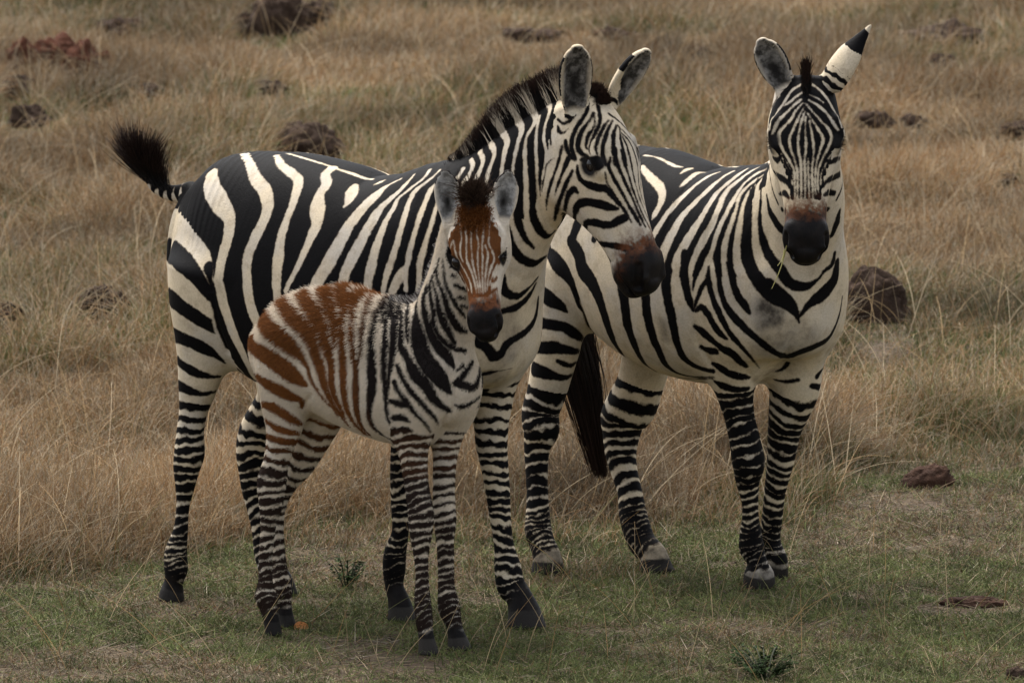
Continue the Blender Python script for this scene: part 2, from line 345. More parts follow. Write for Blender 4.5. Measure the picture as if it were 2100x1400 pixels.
def foal_body():
    F = Frame(-.43, -.60, 37); B = Body(); A = B.add
    A.append(torso(F, [(-.29, .90, .72, .105), (-.22, .965, .695, .135), (-.10, 1.005, .645, .15), (.04, .985, .60, .155), (.16, .98, .58, .148),
                       (.25, .95, .60, .125), (.31, .89, .65, .105)], (.07, .08)))
    A.append(Chain('neck', [(.20, 0, .84), (.28, 0, .94), (.33, -.005, 1.06), (.365, -.01, 1.17), (.385, -.015, 1.235)],
                   [.125, .082, .063, .058, .055], [.15, .12, .095, .08, .07], [.10, .085, .07, .062, .06], lat=[(0, 1, 0), (0, 1, 0), (.2, .97, 0), (.4, .9, 0), (.5, .86, 0)], cap=(.08, .05), k=.045))
    for sd in (-1, 1):
        A.append(Chain('shoulder', [(.20, sd * .08, .86), (.26, sd * .075, .70)], [.08, .07], [.08, .07], [.045, .045], cap=(.08, .07), k=.04))
    rh = [(690,540,660),(760,525,652),(819,533,637),(870,543,623),(910,545,606),(953,538,592),(985,527,588),(1035,531,580),(1078,534,566),(1133,531,560),(1192,529,560),(1224,523,568),(1247,533,570),(1275,540,575),(1305,544,580)]
    lh = [(760,620,745),(820,618,722),(870,607,692),(910,592,668),(950,580,643),(985,565,612),(1020,555,592),(1060,552,582),(1110,556,582),(1160,560,588),(1210,560,597),(1245,568,598),(1288,568,608)]
    rf = [(760,810,905),(800,805,900),(846,803,888),(896,812,880),(946,822,876),(987,830,877),(1015,834,881),(1047,838,888),(1078,839,888),(1105,843,883),(1136,849,878),(1178,853,878),(1227,851,882),(1262,852,886),(1295,858,888),(1342,858,900)]
    lf = [(780,895,975),(850,893,962),(888,892,949),(929,890,938),(979,889,932),(1029,889,932),(1070,891,934),(1111,896,930),(1153,899,930),(1203,899,932),(1250,901,943),(1279,915,946),(1332,919,967)]
    A.append(leg_chain(F, 'leg_rh', rh, -.075, (562, 1303), k=.05)); A.append(leg_chain(F, 'leg_lh', lh, .06, (590, 1287), k=.05, wide=1.07))
    A.append(leg_chain(F, 'leg_rf', rf, -.065, (880, 1342), k=.05, wide=1.07)); A.append(leg_chain(F, 'leg_lf', lf, .055, (942, 1332), k=.05, wide=1.07))
    P = F.at(974, 402, -.02); d = F.R @ np.array([.06, -.40, -.912])
    hd, cut, info = head_chains(F, P, P + d * .40, F.R @ np.array([1, -.22, .02]), fat=1.0)
    A += hd; B.cut += cut
    w = lambda x, y, z: F.R @ np.array([x, y, z], float); W0 = F.O + F.R.T @ P
    ears = []
    for nm, b, t, fc, W in (('ear_r', (924, 458), (913, 356), w(-.15, -1, .1), .037), ('ear_l', (1030, 456), (1042, 357), w(.25, -1, .1), .037)):
        o, i, e = ear_chains(F.to(depth_pt(*b, W0[1])), F.to(depth_pt(*t, W0[1])), fc, W, nm); A.append(o); B.cut.append(i); ears.append(e)
    return F, B, info, ears

def place(o, F):
    o.location = F.O; o.rotation_euler = (0, 0, -F.yaw)
# ------------------------------------------------------------------ coats: stripes are strokes laid on the animals' skin
ZOOM = dict(X=(0, 0, 1.0), A=(200, 200, 2.8), B=(720, 320, 4.668), C=(920, 180, 3.0433), D=(1130, 80, 5.383), E=(1100, 280, 4.1167), G=(320, 440, 2.8),
            H=(1050, 250, 2.979), I=(1380, 560, 4.117), J=(1530, 40, 2.6926), L=(780, 560, 4.119), N=(870, 330, 3.59), Q=(900, 600, 6.0),
            R=(1310, 280, 4.667), S=(1090, 460, 4.1175), T=(500, 540, 3.685), U=(1540, 120, 4.665))
# each line: op (b black, w white, d dirty smudge, e chest dust with shade painted in) + sheet + '*' when both flanks carry it, then x,y,half width ...
MOTHER = '''
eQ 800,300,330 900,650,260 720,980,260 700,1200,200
BX* 366,386 362,410 375,428 400,471 425,514 434,550 434,600 440,650 462,705 500,765 525,795 700,850 900,820 960,640 985,500 985,330 900,334 800,354 700,324 600,298 540,296 476,296 420,330 386,360
BC* 0,560 50,460 140,420 260,330 370,260 510,150 640,60 655,180 600,420 575,560 572,660 545,700 500,760 480,800 380,860 340,1000 200,1000 0,720
bC 430,820,28 470,930,24 530,1000,12
bC* 578,420,12 575,520,11 573,640,9
bG* 60,195,60 110,225,60 165,274,58 250,370,50 312,462,32
bG* 80,472,50 170,548,43 250,602,42 330,648,35
bG* 60,195,60 110,225,60 165,274,58 250,370,50 312,462,32
bG* 70,470,50 170,548,43 250,602,42 330,648,35
wA* 435,715,75 500,790,58 570,860,52 615,930,45 635,1000,30 648,1060,10
bG* 105,690,42 180,722,35 260,760,38 340,806,22 395,852,6
bG* 112,832,22 165,872,27 240,912,24 310,930,14 370,930,8
bG* 130,980,32 195,1012,22 260,1030,15 340,1016,10
wA* 650,440,45 655,520,58 700,600,62 755,690,45 755,770,40 720,900,36 700,1000,30 692,1050,28
wG* 354,378,28 368,420,33 385,505,35 412,590,37 440,670,40 480,760,36 530,870,25 560,940,20
bG* 300,300,30 315,400,12 325,500,12 345,590,14 380,680,15 430,770,16 480,840,14 530,910,12 560,950,10
wG* 312,520,4 330,610,8 360,705,9 405,790,8 450,855,9 500,910,8
wA* 840,312,28 880,395,30 905,460,38 965,545,42 978,610,40 965,680,35 905,805,36 860,930,36 858,1050,34 866,1130,36 890,1230,34 940,1340,34 1010,1460,34
wA* 1030,335,20 1050,380,25 1110,430,30 1150,470,30 1140,550,26 1095,680,24 1055,800,28 1038,920,36 1028,1030,34 1030,1110,30 1045,1230,30 1080,1400,30
wA* 1005,298,8 1060,312,10 1150,338,9 1250,368,9 1350,400,10 1400,418,12 1470,440,14 1540,465,14 1580,470,10
wA* 1590,500,8 1620,488,12 1650,474,6
wA* 1350,405,30 1310,440,28 1315,490,32 1275,560,30 1262,640,48 1262,720,35 1225,800,28 1155,960,18 1115,1035,16 1080,1110,14
wA* 1480,505,18 1460,550,38 1445,590,24 1415,628,6
wA* 1740,468,8 1660,510,14 1600,560,30 1510,650,35 1435,750,36 1370,870,40 1320,960,42 1290,1010,40 1230,1130,38 1200,1300,36
wB* 605,175,14 555,235,26 455,340,24 355,430,32 260,530,45 185,655,52 120,765,55 60,880,60 0,1000,58 -60,1130,50 -90,1300,50
wB* 755,130,16 720,180,18 680,225,16 600,285,12 520,350,14 450,410,18 415,480,28 370,560,28 325,640,36 280,760,42 245,860,42 215,960,44 190,1070,48 165,1170,46 160,1260,42 160,1400,40
wB* 850,135,14 800,185,16 740,235,14 670,285,18 610,340,28 560,430,28 530,520,30 500,620,32 465,740,32 435,850,36 400,960,38 365,1060,38 335,1160,32 310,1260,22 295,1400,20
wB* 800,270,10 760,330,28 710,440,26 670,540,28 635,640,28 605,750,26 575,860,28 550,970,30 530,1060,25 480,1140,50 420,1240,45 385,1340,30
wB* 530,1060,20 525,1180,25 525,1280,22
bB* 475,1270,18 465,1290,14
wB* 880,250,14 840,420,18 800,540,22 775,640,24 740,740,22 705,850,28 675,970,34 655,1080,32 650,1180,25 640,1280,20
wB* 960,420,20 920,560,26 890,660,30 870,740,30 845,830,34 825,930,28 805,1040,20 785,1160,20
wC* 92,505,14 75,535,10 55,565,12 35,640,12
wC* 140,450,15 152,485,15 145,505,12 120,555,14 90,600,12 75,650,10
wC* 195,400,18 214,450,17 212,468,14 190,530,14 160,590,12 148,625,10
wC* 262,345,20 285,405,19 284,422,16 265,480,14 245,540,14 235,600,12
wC* 335,270,25 365,340,24 355,380,20 345,430,18 335,490,16 330,540,14 335,640,14
wC* 435,205,26 456,265,24 450,292,20 435,340,16 415,420,14 402,490,12 398,560,12 390,700,16 390,830,18 420,920,20 470,1000,25 540,1060,22 600,1040,12
wC* 522,140,24 545,195,22 520,250,13 490,300,12 475,400,16 478,500,14 483,600,16 485,700,16 492,800,20 520,880,22 555,960,28 585,1010,20
wC* 565,180,12 558,215,12 548,290,12 545,380,12 550,470,10 552,560,9 558,640,9 565,720,10 575,800,14 600,870,16 640,890,14
wC* 612,80,20 632,125,18 620,180,12 600,250,12 595,320,12 610,400,14 605,480,12 590,560,10 578,640,8
wX* 952,545,9 944,640,9 930,740,10
wX* 985,600,8 978,690,9 965,790,10
bX* 985,705,11 955,650,12 940,560,12
bX* 1010,800,8 960,800,11 900,815,10
bC 520,700,20 530,800,26 570,890,28 620,930,18 665,895,8
bC 360,880,30 400,1000,30 460,1070,30 530,1095,28 615,1050,12
bC 330,1180,30 360,1280,30 430,1300,25 500,1250,14 560,1180,8
bC 330,1395,20 420,1370,25 500,1300,22 545,1220,10
bC 640,210,14 632,270,12 638,350,10
bQ 500,600,60 600,680,62 690,790,65 760,760,55 830,640,50 950,560,45 1080,470,45 1170,350,45 1210,200,40 1225,60,25
bQ 510,1010,30 640,980,22 760,960,8 900,930,6
bE 215,90,10 190,200,14 150,320,13 110,440,13 88,550,9 85,620,5
bE 150,180,5 100,220,8 65,350,9 45,460,7
bE 245,40,14 260,110,16 300,180,16 325,205,6
bE 270,190,22 240,260,18 200,360,12 165,460,8 155,500,4
bE 305,290,14 270,360,16 230,450,16 190,560,17 165,650,15 155,710,8
bE 345,470,14 320,445,24 285,470,22 255,540,17 240,630,17 225,720,17 225,790,14
bE 690,610,10 600,590,28 500,565,31 410,555,30 350,585,28 325,650,19 325,720,17 335,760,12
bE 745,690,28 690,710,28 640,740,25 570,745,29 480,725,28 420,735,22 415,790,19 430,860,17 450,930,15 475,990,8
bE 780,950,22 700,930,26 600,915,23 500,900,15 475,890,10
bE 500,920,13 530,990,18 570,1050,13 605,1080,8
bE 320,800,13 350,830,13 365,890,10
bE 600,1010,11 625,1050,10
bE 345,250,12 350,310,16 370,360,19 430,405,26 510,430,28 590,445,26 640,500,17 690,570,12 720,600,10
bE 375,195,10 450,200,25 530,210,30 545,250,22 470,255,34
bE 580,300,8 600,400,9 650,480,12 700,560,13 760,650,13 800,720,10
bE 625,180,12 610,250,16 640,330,14 690,420,14 740,510,14 790,600,14 850,700,13 880,750,8
bE 660,100,20 680,220,16 720,320,14 760,410,13 800,500,12 840,590,11 880,680,10 920,760,9
bE 720,120,15 745,230,14 780,330,12 810,430,10 845,530,9 890,640,8 940,740,7 970,800,6
bE 770,110,12 800,220,11 820,330,9 845,430,7 875,530,6 920,640,6 965,740,6 1000,810,5
bE 815,110,10 850,220,9 860,320,7 870,430,6 900,540,5 950,650,5 995,750,5
bE 855,100,8 880,200,6 878,320,5 885,430,5
bD 75,890,12 130,930,16 200,910,16 270,840,10
bD 75,960,13 95,1030,17 130,1040,10 190,990,8
bD 420,700,14 400,780,18 350,880,21 280,980,24 240,1080,26 225,1180,26 240,1260,26 270,1330,18
bD 470,820,18 440,880,17 380,960,19 330,1040,24 300,1130,29 300,1210,28 350,1270,20 400,1290,10
bD 460,830,15 485,900,13 460,1000,15 420,1050,17 395,1130,15 385,1190,9 420,1230,9
bD 520,740,20 540,860,20 530,950,20 490,1030,18 460,1100,13 430,1170,11 420,1210,14 430,1270,8
bD 640,900,13 590,960,17 545,1050,19 510,1130,19 490,1210,20 510,1270,11
bD 680,900,15 640,980,19 600,1080,24 575,1180,26 570,1280,24 600,1380,20
bD 720,960,15 690,1050,23 690,1150,23 690,1250,23 710,1380,22
bD 760,1000,12 770,1100,18 790,1200,18 810,1290,18 830,1390,16
bD 790,1080,9 840,1190,15 870,1290,15 890,1390,13
bD 780,1040,9 850,1110,11 900,1200,13 935,1290,11 950,1380,10
bD 740,960,11 840,1060,11 920,1160,9 980,1270,8
bD 640,830,15 740,900,13 820,980,11 880,1060,8
'''
STALLION = '''
bX* 1172,494,13 1192,440,15 1217,380,15 1238,322,14 1254,298,10
bX* 1126,518,11 1120,470,14 1142,410,15 1177,350,14 1202,312,10
bX* 1105,600,12 1088,555,13 1092,500,13 1112,440,13 1134,380,11
bX* 1218,490,9 1238,425,11 1262,360,11 1285,310,8
BR* 0,40 100,50 300,120 500,210 750,305 900,305 1150,265 1230,300 1215,440 1160,480 1085,600 1040,800 1030,1100 1050,1340 150,1340 -100,1100 -150,600 -150,200
wR* 60,180,14 150,195,10 210,215,16 290,255,20 360,285,18 420,292,8
wR* 510,305,14 450,320,20 400,355,8
wR* 640,345,5 580,345,16 500,390,22 440,440,22 400,478,6
wR* 30,290,25 110,390,42 200,480,45 225,560,38 200,660,32 150,750,24 130,790,10
wR* 775,340,8 700,365,18 590,430,24 480,520,28 370,630,30 270,740,26 190,860,28 120,980,28
wR* 910,330,8 830,370,20 730,450,24 620,550,28 520,650,32 420,760,38 340,890,45 280,1010,48 240,1100,48 200,1250,48
wR* 1045,305,8 960,360,20 860,440,24 760,530,26 680,640,30 600,770,36 520,900,45 440,1030,52 380,1150,50 350,1270,50 340,1400,50 345,1530,48
wR* 1155,290,8 1070,335,20 970,410,20 870,490,28 800,590,32 750,720,32 690,860,36 610,1000,42 550,1120,36 505,1240,30 490,1340,22 495,1450,12 510,1560,6
wR 1220,315,12 1140,350,16 1040,420,14 970,500,18 910,600,20 850,710,22 790,830,24 740,960,24 700,1090,26 670,1190,36 620,1290,34 570,1390,24 530,1490,22 520,1580,12
wR 690,1190,30 705,1300,28 725,1400,28 760,1520,28
wR 1190,370,8 1100,430,14 1020,500,18 960,580,18 935,680,16 900,790,20 860,900,26 825,1020,30 815,1140,32 825,1260,34 850,1400,38 890,1520,38
wR 1110,465,8 1050,540,16 1010,630,18 985,740,22 965,850,30 945,980,34 935,1100,36 945,1220,45 985,1320,50 1040,1400,55 1100,1500,60
bS* 1290,240,32 1288,330,34
wR 100,76,7 250,106,9 400,166,6
bR 1140,400,12 1085,500,20 1055,620,32 1045,750,46 1040,900,48 1035,1050,52 1045,1170,62 1095,1290,72 1170,1390,80
bH 1521,977,58 1600,1050,62 1690,1110,45 1740,1180,22 1755,1225,8
wR 1175,410,10 1140,470,22 1125,580,28 1120,700,22 1115,850,20 1120,990,28 1140,1100,42 1180,1210,55 1240,1300,55
bR 1185,420,8 1170,520,14 1165,640,18 1160,760,22 1165,880,28 1195,1010,42 1240,1120,50 1300,1210,52 1370,1300,50
bH 1640,900,36 1700,985,36 1790,1005,30 1870,960,14 1920,890,8
bR 1225,560,14 1245,680,28 1290,780,45 1350,870,45 1410,940,25
bH 1985,860,30 1970,960,45 1900,1050,50 1820,1110,28 1755,1190,14
bJ 515,1060,14 500,1130,24 475,1190,14
bJ 490,1290,12 470,1360,14 430,1390,12
bS* 330,140,50 400,260,65 430,380,75 500,480,70 560,600,60 610,750,52 650,880,50 700,1000,40 760,1090,28 820,1165,10
bS* 150,240,40 220,330,68 300,430,58 350,520,42 380,620,28 400,690,22 430,730,15 470,830,12 530,920,14 590,1000,12 650,1060,8
bS* 60,560,60 170,640,55 250,690,40 300,740,12
bS* 60,830,45 180,850,42 280,870,42 360,920,40 430,970,25
bS* 0,1030,50 100,1045,48 190,1040,48 290,1060,35 400,1075,22
bS* 220,1150,14 270,1175,20 330,1190,20 380,1165,14
bS* 20,1220,55 100,1250,50 200,1285,32 300,1290,22 350,1270,14
bS* 740,420,45 770,560,52 790,700,48 810,840,46 850,970,44 900,1090,35 960,1180,24 1030,1230,14 1120,1275,8
bS* 965,560,45 975,720,45 1000,850,45 1040,980,42 1080,1080,38 1130,1180,36 1200,1240,28 1300,1275,16 1450,1290,10 1540,1290,8
bS* 1150,380,42 1135,520,42 1150,640,42 1180,770,42 1205,900,38 1235,1020,38 1280,1120,36 1350,1180,32 1440,1220,28 1530,1240,24
bS* 1300,300,35 1290,420,38 1310,560,35 1340,660,28 1365,730,12
bS* 830,1185,8 930,1225,9 1050,1262,9 1200,1292,9 1400,1302,9 1530,1302,8
bS* 1420,330,24 1400,390,26 1375,480,16 1362,560,8
bI 302,-50,12 300,20,16 240,130,22 200,230,16 175,310,10
bI 303,-50,10 300,60,25 330,190,24 375,300,28 430,420,26 490,520,26 560,600,24 640,690,16 730,800,6
bI 190,320,14 240,290,25 290,340,28 340,430,30 400,510,28 455,555,12
bI 372,-80,24 385,0,24 400,120,24 430,240,26 490,340,28 580,440,30 680,530,30 780,610,30 880,680,28 960,705,30 1080,665,38 1200,620,34 1310,555,32 1370,450,22 1410,330,14 1430,200,10
bI 478,-80,30 495,0,30 520,120,30 560,210,34 610,280,34 645,330,20
bI 970,760,20 920,810,18 870,830,10
bI 190,450,18 240,490,35 310,550,32 370,600,28 420,640,35 500,680,42 560,740,35 620,790,20
bI 240,620,20 290,650,32 360,660,30
bI 340,760,15 390,790,35 460,840,36 560,870,32 650,880,12
bI 360,920,20 420,950,32 520,980,28 640,975,18
bI 860,900,10 960,915,14 1060,900,14
bI 1270,800,10 1220,870,25
bI 1250,960,30 1170,950,18
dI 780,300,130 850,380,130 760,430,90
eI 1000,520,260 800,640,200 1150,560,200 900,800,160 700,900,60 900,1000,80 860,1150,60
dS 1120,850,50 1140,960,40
BU 500,20 560,110 720,230 850,440 880,640 850,850 770,860 760,960 700,1100 665,1300 648,1345 397,1345 390,1250 340,1060 270,900 200,850 180,740 165,620 240,430 400,200
bU 260,620,40 790,600,70 200,740,30 220,810,32 850,750,35 820,820,33
wU 480,250,14 400,300,14 330,400,14 290,460,14 240,530,16 190,600,12 175,680,10
wU 500,325,8 430,365,10 370,420,10 320,450,6
wU 480,395,8 400,460,12 340,520,14 270,590,14 230,660,14 205,720,12
wU 495,430,6 430,500,10 370,600,14 310,660,16 270,720,18 275,800,16 320,900,14 370,980,14 410,1070,12 420,1200,10 420,1390,8
wU 505,470,5 455,570,8 410,670,10 370,760,16 375,850,14 410,950,12 440,1060,12 445,1200,10 445,1390,8
wU 515,510,5 490,580,7 465,680,8 450,780,9 455,880,10 475,990,11 480,1120,10 480,1390,9
wU 525,560,5 520,680,7 525,800,8 525,900,9 515,970,9 518,1100,9 518,1390,9
wU 560,600,9 580,700,9 595,800,10 600,900,10 590,1000,11 585,1100,10 590,1220,9 595,1390,8
wU 548,960,6 550,1100,7 555,1220,8 558,1390,8
wU 540,520,5 600,610,8 650,690,12 690,770,16 670,850,12 640,950,11 620,1060,10 615,1180,9 620,1300,8
wU 525,435,6 600,520,10 680,610,14 750,690,20 770,760,16 740,850,14 690,950,12 650,1050,12 640,1180,10 645,1280,8
wU 555,400,10 640,450,12 730,530,14 790,620,14 830,680,14
wU 560,350,8 640,385,6 690,420,5
wU 555,230,14 630,280,16 720,370,18 790,490,14 840,570,14 870,660,10
wU 290,920,14 340,1020,15 385,1110,11 400,1200,9
wU 760,930,12 710,1020,12 675,1110,10 665,1200,8
bU 210,950,16 250,975,26 300,930,8 330,1000,15 370,1080,15 395,1170,10
bU 215,1080,16 240,1110,28 300,1150,26 360,1200,20 385,1270,11
bU 270,1300,12 320,1290,28 360,1330,18
bU 860,955,14 810,970,26 770,990,18 720,980,10 690,1080,9 680,1150,8
bU 850,1110,28 790,1140,30 720,1180,18 690,1230,11
bU 800,1290,24 740,1285,26 700,1310,14
bU 175,1000,6 180,1100,6 195,1200,6 230,1320,10 260,1390,12
bU 880,900,6 880,1100,8 865,1250,12 820,1350,14
bU 250,380,9 200,470,8 170,560,7
bJ 200,1050,12 215,1060,16
bJ 440,1055,16 455,1045,10
'''
FOAL = '''
BN 300,410 450,410 540,520 560,620 540,720 515,800 490,900 475,985 330,985 320,940 280,840 240,790 200,760 175,700 170,620 210,520
bT* 30,560,45 120,650,55 220,720,62 320,800,62 400,860,50 470,910,20
bT* 130,290,40 170,370,50 220,480,60 300,550,60 380,620,55 440,690,35 480,770,20 510,870,16 560,960,14 620,1040,12 680,1100,10 710,1150,10
bT* 290,150,35 340,290,42 420,400,55 490,480,55 540,580,48 560,700,42 590,820,38 610,920,28 650,1020,22 700,1100,18 750,1170,14 800,1230,12
bT* 470,100,30 490,210,38 550,310,50 610,420,52 640,540,40 655,650,38 665,760,30 665,870,28 680,980,28 720,1070,22 760,1160,16
bT* 580,100,35 660,200,45 690,290,40 725,390,36 725,490,30 720,580,16 715,630,8
bT* 790,160,40 800,250,50 820,340,30 790,450,22 775,560,24 765,660,28 755,780,30 755,900,28 765,1020,26 790,1120,22 850,1220,20 920,1290,18
bT* 990,170,30 940,240,45 880,390,22 860,480,22 850,580,20 845,680,22 850,800,22 850,920,26 850,1030,26 860,1140,24 900,1240,18 960,1300,14
bT* 1060,230,20 1000,330,22 960,420,18 930,520,18 910,620,15 890,700,12 870,760,8
bT* 1140,245,14 1090,330,16 1050,380,20 1010,480,20 985,580,22 975,700,28 970,820,35 970,940,34 955,1060,24 950,1150,20 980,1230,20 1050,1290,14 1120,1330,10
bT* 1160,255,10 1110,330,12 1085,420,16 1070,520,18 1070,620,22 1065,720,22 1060,850,20 1075,980,18 1080,1100,16 1100,1200,12
bT* 1190,250,14 1150,330,20 1140,440,26 1130,560,26 1130,660,24 1110,780,22 1095,880,14 1100,950,8
bT* 90,850,25 180,910,38 280,960,42 380,1010,35 440,1030,20 440,1080,15
bT* 140,1060,18 220,1085,35 300,1130,30 380,1180,26 440,1210,12
bT* 170,1190,20 250,1240,26 350,1275,20 430,1285,10
bT* 360,110,22 470,70,24 600,50,26 740,110,30 860,170,32 980,215,26 1080,240,16
bL* 222,215,10 190,280,16 180,400,20 175,520,22 180,620,30 220,690,30 260,780,40 320,880,50 400,960,45 450,1050,40 510,1110,28 590,1160,20
bL* 262,210,12 240,290,18 232,400,18 228,500,18 235,580,8
bL* 335,180,14 310,270,20 308,400,36 320,520,56 345,640,66 405,760,70 475,850,70 540,930,50 590,1000,20
bL 400,90,12 370,200,25 375,310,32 400,420,32 440,540,35 510,640,42 580,720,38 620,790,18
bL 440,20,10 420,120,15 435,220,24 450,320,20 455,430,22 500,530,26 570,600,26 650,640,20 720,650,20
bL 470,-40,9 448,20,11 450,80,12 485,200,18 500,310,28 540,420,32 590,510,28 630,590,20
bL 497,-121,10 482,-30,13 490,60,16 540,180,20 570,290,28 620,400,34 680,470,30 730,490,14
bL 528,-111,9 540,-30,11 550,60,14 590,170,18 640,260,18 700,340,14 720,370,8
bL 620,920,14 660,900,25 720,830,28 775,740,20
bL 830,780,14 830,880,30 780,960,30 700,940,35 640,940,20
bL 700,770,16 650,820,10
bL 640,1110,12 690,1120,22 770,1090,18 840,1030,12
bL* 150,780,22 190,880,22 250,980,25 330,1070,22 410,1160,20 480,1240,12 500,1280,6
bL* 120,920,25 160,1000,22 230,1090,25 300,1180,20 370,1250,16 430,1330,10
bL 90,1080,20 150,1095,30 230,1120,20
bL 120,1220,25 190,1215,28 250,1250,12
bN 240,560,50 520,580,45 200,740,28 550,735,26
wN 190,640,8 205,600,8
wN 215,590,6 235,690,8 270,760,9 310,830,9 340,900,8 350,970,6
wN 275,560,6 265,640,8 268,700,10 285,740,6
wN 262,430,3 268,500,4 275,560,5
wN 300,430,4 305,520,5 310,560,6 310,660,7 315,740,9 345,810,8 370,890,7 385,970,5
wN 342,420,4 345,520,5 345,570,5 350,680,6 360,770,6 385,870,6 400,970,5
wN 392,420,4 390,560,6 400,610,9 395,660,8 395,760,7 405,870,6 415,970,5
wN 440,430,4 432,560,6 425,620,8 430,720,6 428,820,7 432,970,5
wN 450,620,6 470,690,8 460,760,7 450,850,6 448,960,5
wN 485,440,4 476,560,5 475,610,6 500,660,8 515,720,7 490,790,8 470,870,7 462,950,5
wN 240,750,10 260,810,10 290,870,10 325,950,8
wN 540,760,8 510,830,9 480,910,8
bN* 62,850,9 25,950,11 -8,1060,11
bN 210,840,16 235,850,12
bN 235,910,18 280,930,16 320,960,8
bN 255,1000,14 300,1005,14
bN 280,1060,12 320,1070,10
bN 535,860,12 510,890,8
bN 535,940,14 495,965,10
bN 520,1015,14 490,1020,8
'''
def bands(y0, y1, p0, p1, h0, h1, seed=0):
    r = random.Random(seed); out = []; y = y0
    while y < y1:
        t = (y - y0) / (y1 - y0); p = p0 + (p1 - p0) * t; h = h0 + (h1 - h0) * t
        out.append((y, h * r.uniform(.8, 1.2))); y += p * r.uniform(.85, 1.15)
    return np.array(out)

def cr_line(P, step):
    P = np.asarray(P, float)
    if len(P) == 1: return P
    L = np.concatenate([[0], np.cumsum(np.hypot(*np.diff(P[:, :2], axis=0).T))]); L += np.arange(len(L)) * 1e-6
    u = np.linspace(0, L[-1], max(2, int(L[-1] / step) + 1)); m = np.gradient(P, L, axis=0) if len(P) > 2 else np.repeat((P[1:] - P[:1]) / L[-1], 2, 0)
    j = np.clip(np.searchsorted(L, u, 'right') - 1, 0, len(P) - 2); h = (L[j + 1] - L[j])[:, None]; t = (u - L[j])[:, None] / h
    return (2*t**3-3*t**2+1)*P[j] + (t**3-2*t**2+t)*h*m[j] + (-2*t**3+3*t**2)*P[j+1] + (t**3-t**2)*h*m[j+1]

def lay_stroke(F, bvh, pts):
    """photo points -> points on the animal's own skin, with half widths in metres"""
    out = []; last = None
    for x, y, w in pts:
        r = F.ray(x, y); r = r / np.linalg.norm(r)
        hit = bvh.ray_cast(Vector(F.cam), Vector(r), 40)
        if hit[0] is None:
            q = F.cam + r * (last if last else np.linalg.norm(F.cam)); near = bvh.find_nearest(Vector(q))
            if near[0] is None or near[3] > .25: continue
            p = np.array(near[0])
        else:
            p = np.array(hit[0]); last = hit[3]
        out.append([*p, max(w, 0) * MPP * np.linalg.norm(p - F.cam)])
    return np.array(out)

def lay_patch(F, bvh, poly, step=5.0):
    x0, y0 = poly.min(0); x1, y1 = poly.max(0)
    g = np.stack(np.meshgrid(np.arange(x0, x1, step), np.arange(y0, y1, step)), -1).reshape(-1, 2)
    ins = np.zeros(len(g), bool); n = len(poly)
    for i in range(n):
        a, b = poly[i], poly[(i + 1) % n]
        c = (a[1] > g[:, 1]) != (b[1] > g[:, 1])
        ins ^= c & (g[:, 0] < (b[0] - a[0]) * (g[:, 1] - a[1]) / (b[1] - a[1] + 1e-9) + a[0])
    out = []
    for x, y in g[ins]:
        r = F.ray(x, y); h = bvh.ray_cast(Vector(F.cam), Vector(r).normalized(), 40)
        if h[0] is not None:
            sl = max(.2, abs(Vector(r).normalized().dot(h[1]))); out.append([*h[0], step * .85 * MPP * h[3] / sl ** .95])
    return np.array(out)

GROOVES = dict(
 mum='A640,1060,22,5 650,1110,22,7|G320,470,22,6 350,640,22,7 410,790,20,7|C548,560,16,4 575,720,18,8 620,830,18,8 665,890,16,6|E5,480,20,5 40,590,22,8 100,690,24,8 170,770,20,5|E230,640,40,3 260,740,30,4|E600,380,26,4 660,500,26,5 740,620,24,4|E700,930,30,4 640,1060,20,5|Q500,1000,30,6 640,980,30,6|C330,1100,30,5 430,1180,30,4',
 dad='S1355,700,34,6 1368,820,40,9 1390,950,40,8 1450,1080,36,7 1520,1180,34,7|S370,560,26,6 425,720,26,9 470,840,24,9 500,930,22,7|I1072,410,50,7 1010,560,55,7 965,700,45,8 930,810,40,7|I640,860,36,7 720,960,36,9|S1080,820,40,4 1130,960,44,6 1200,1060,40,4|S960,620,50,3 990,820,50,4 1040,1000,50,3|S800,640,50,3 840,860,50,4|R690,1190,50,5 640,1000,50,4 740,800,50,3|I520,300,60,5 640,460,60,5 760,590,50,4|I1380,560,50,6 1300,680,50,5',
 kid='T505,1000,24,5 450,1080,22,6|L610,950,22,5 625,1090,22,6 520,1270,20,6|T1095,900,22,5 1110,1080,24,6 1150,1260,22,5|L600,960,20,4 560,700,24,3')
def carve(F, v, q, bvh, spec):
    nr = np.zeros_like(v); f = np.cross(v[q[:, 2]] - v[q[:, 0]], v[q[:, 3]] - v[q[:, 1]])
    for k in range(4): np.add.at(nr, q[:, k], f)
    nr /= np.maximum(np.linalg.norm(nr, axis=1), 1e-12)[:, None]; sub = np.zeros(len(v))
    for line in spec.split('|'):
        z = ZOOM[line[0]]; P = np.array([[float(c) for c in t.split(',')] for t in line[1:].split()])
        L = lay_stroke(F, bvh, cr_line(np.stack([P[:, 0] / z[2] + z[0], P[:, 1] / z[2] + z[1], P[:, 2] / z[2]], 1), 3.0))
        if not len(L): continue
        dep = np.interp(np.linspace(0, 1, len(L)), np.linspace(0, 1, len(P)), P[:, 3]) * .001
        m = L[:, 3].max() * 2.5; i = np.nonzero(((v > L[:, :3].min(0) - m) & (v < L[:, :3].max(0) + m)).all(1))[0]
        for k in range(0, len(i), 20000):
            ii = i[k:k + 20000]; d = np.linalg.norm(v[ii][:, None] - L[None, :, :3], axis=2) / L[None, :, 3]
            sub[ii] = np.maximum(sub[ii], (np.exp(-d * d) * dep[None]).max(1))
    return v - nr * sub[:, None]

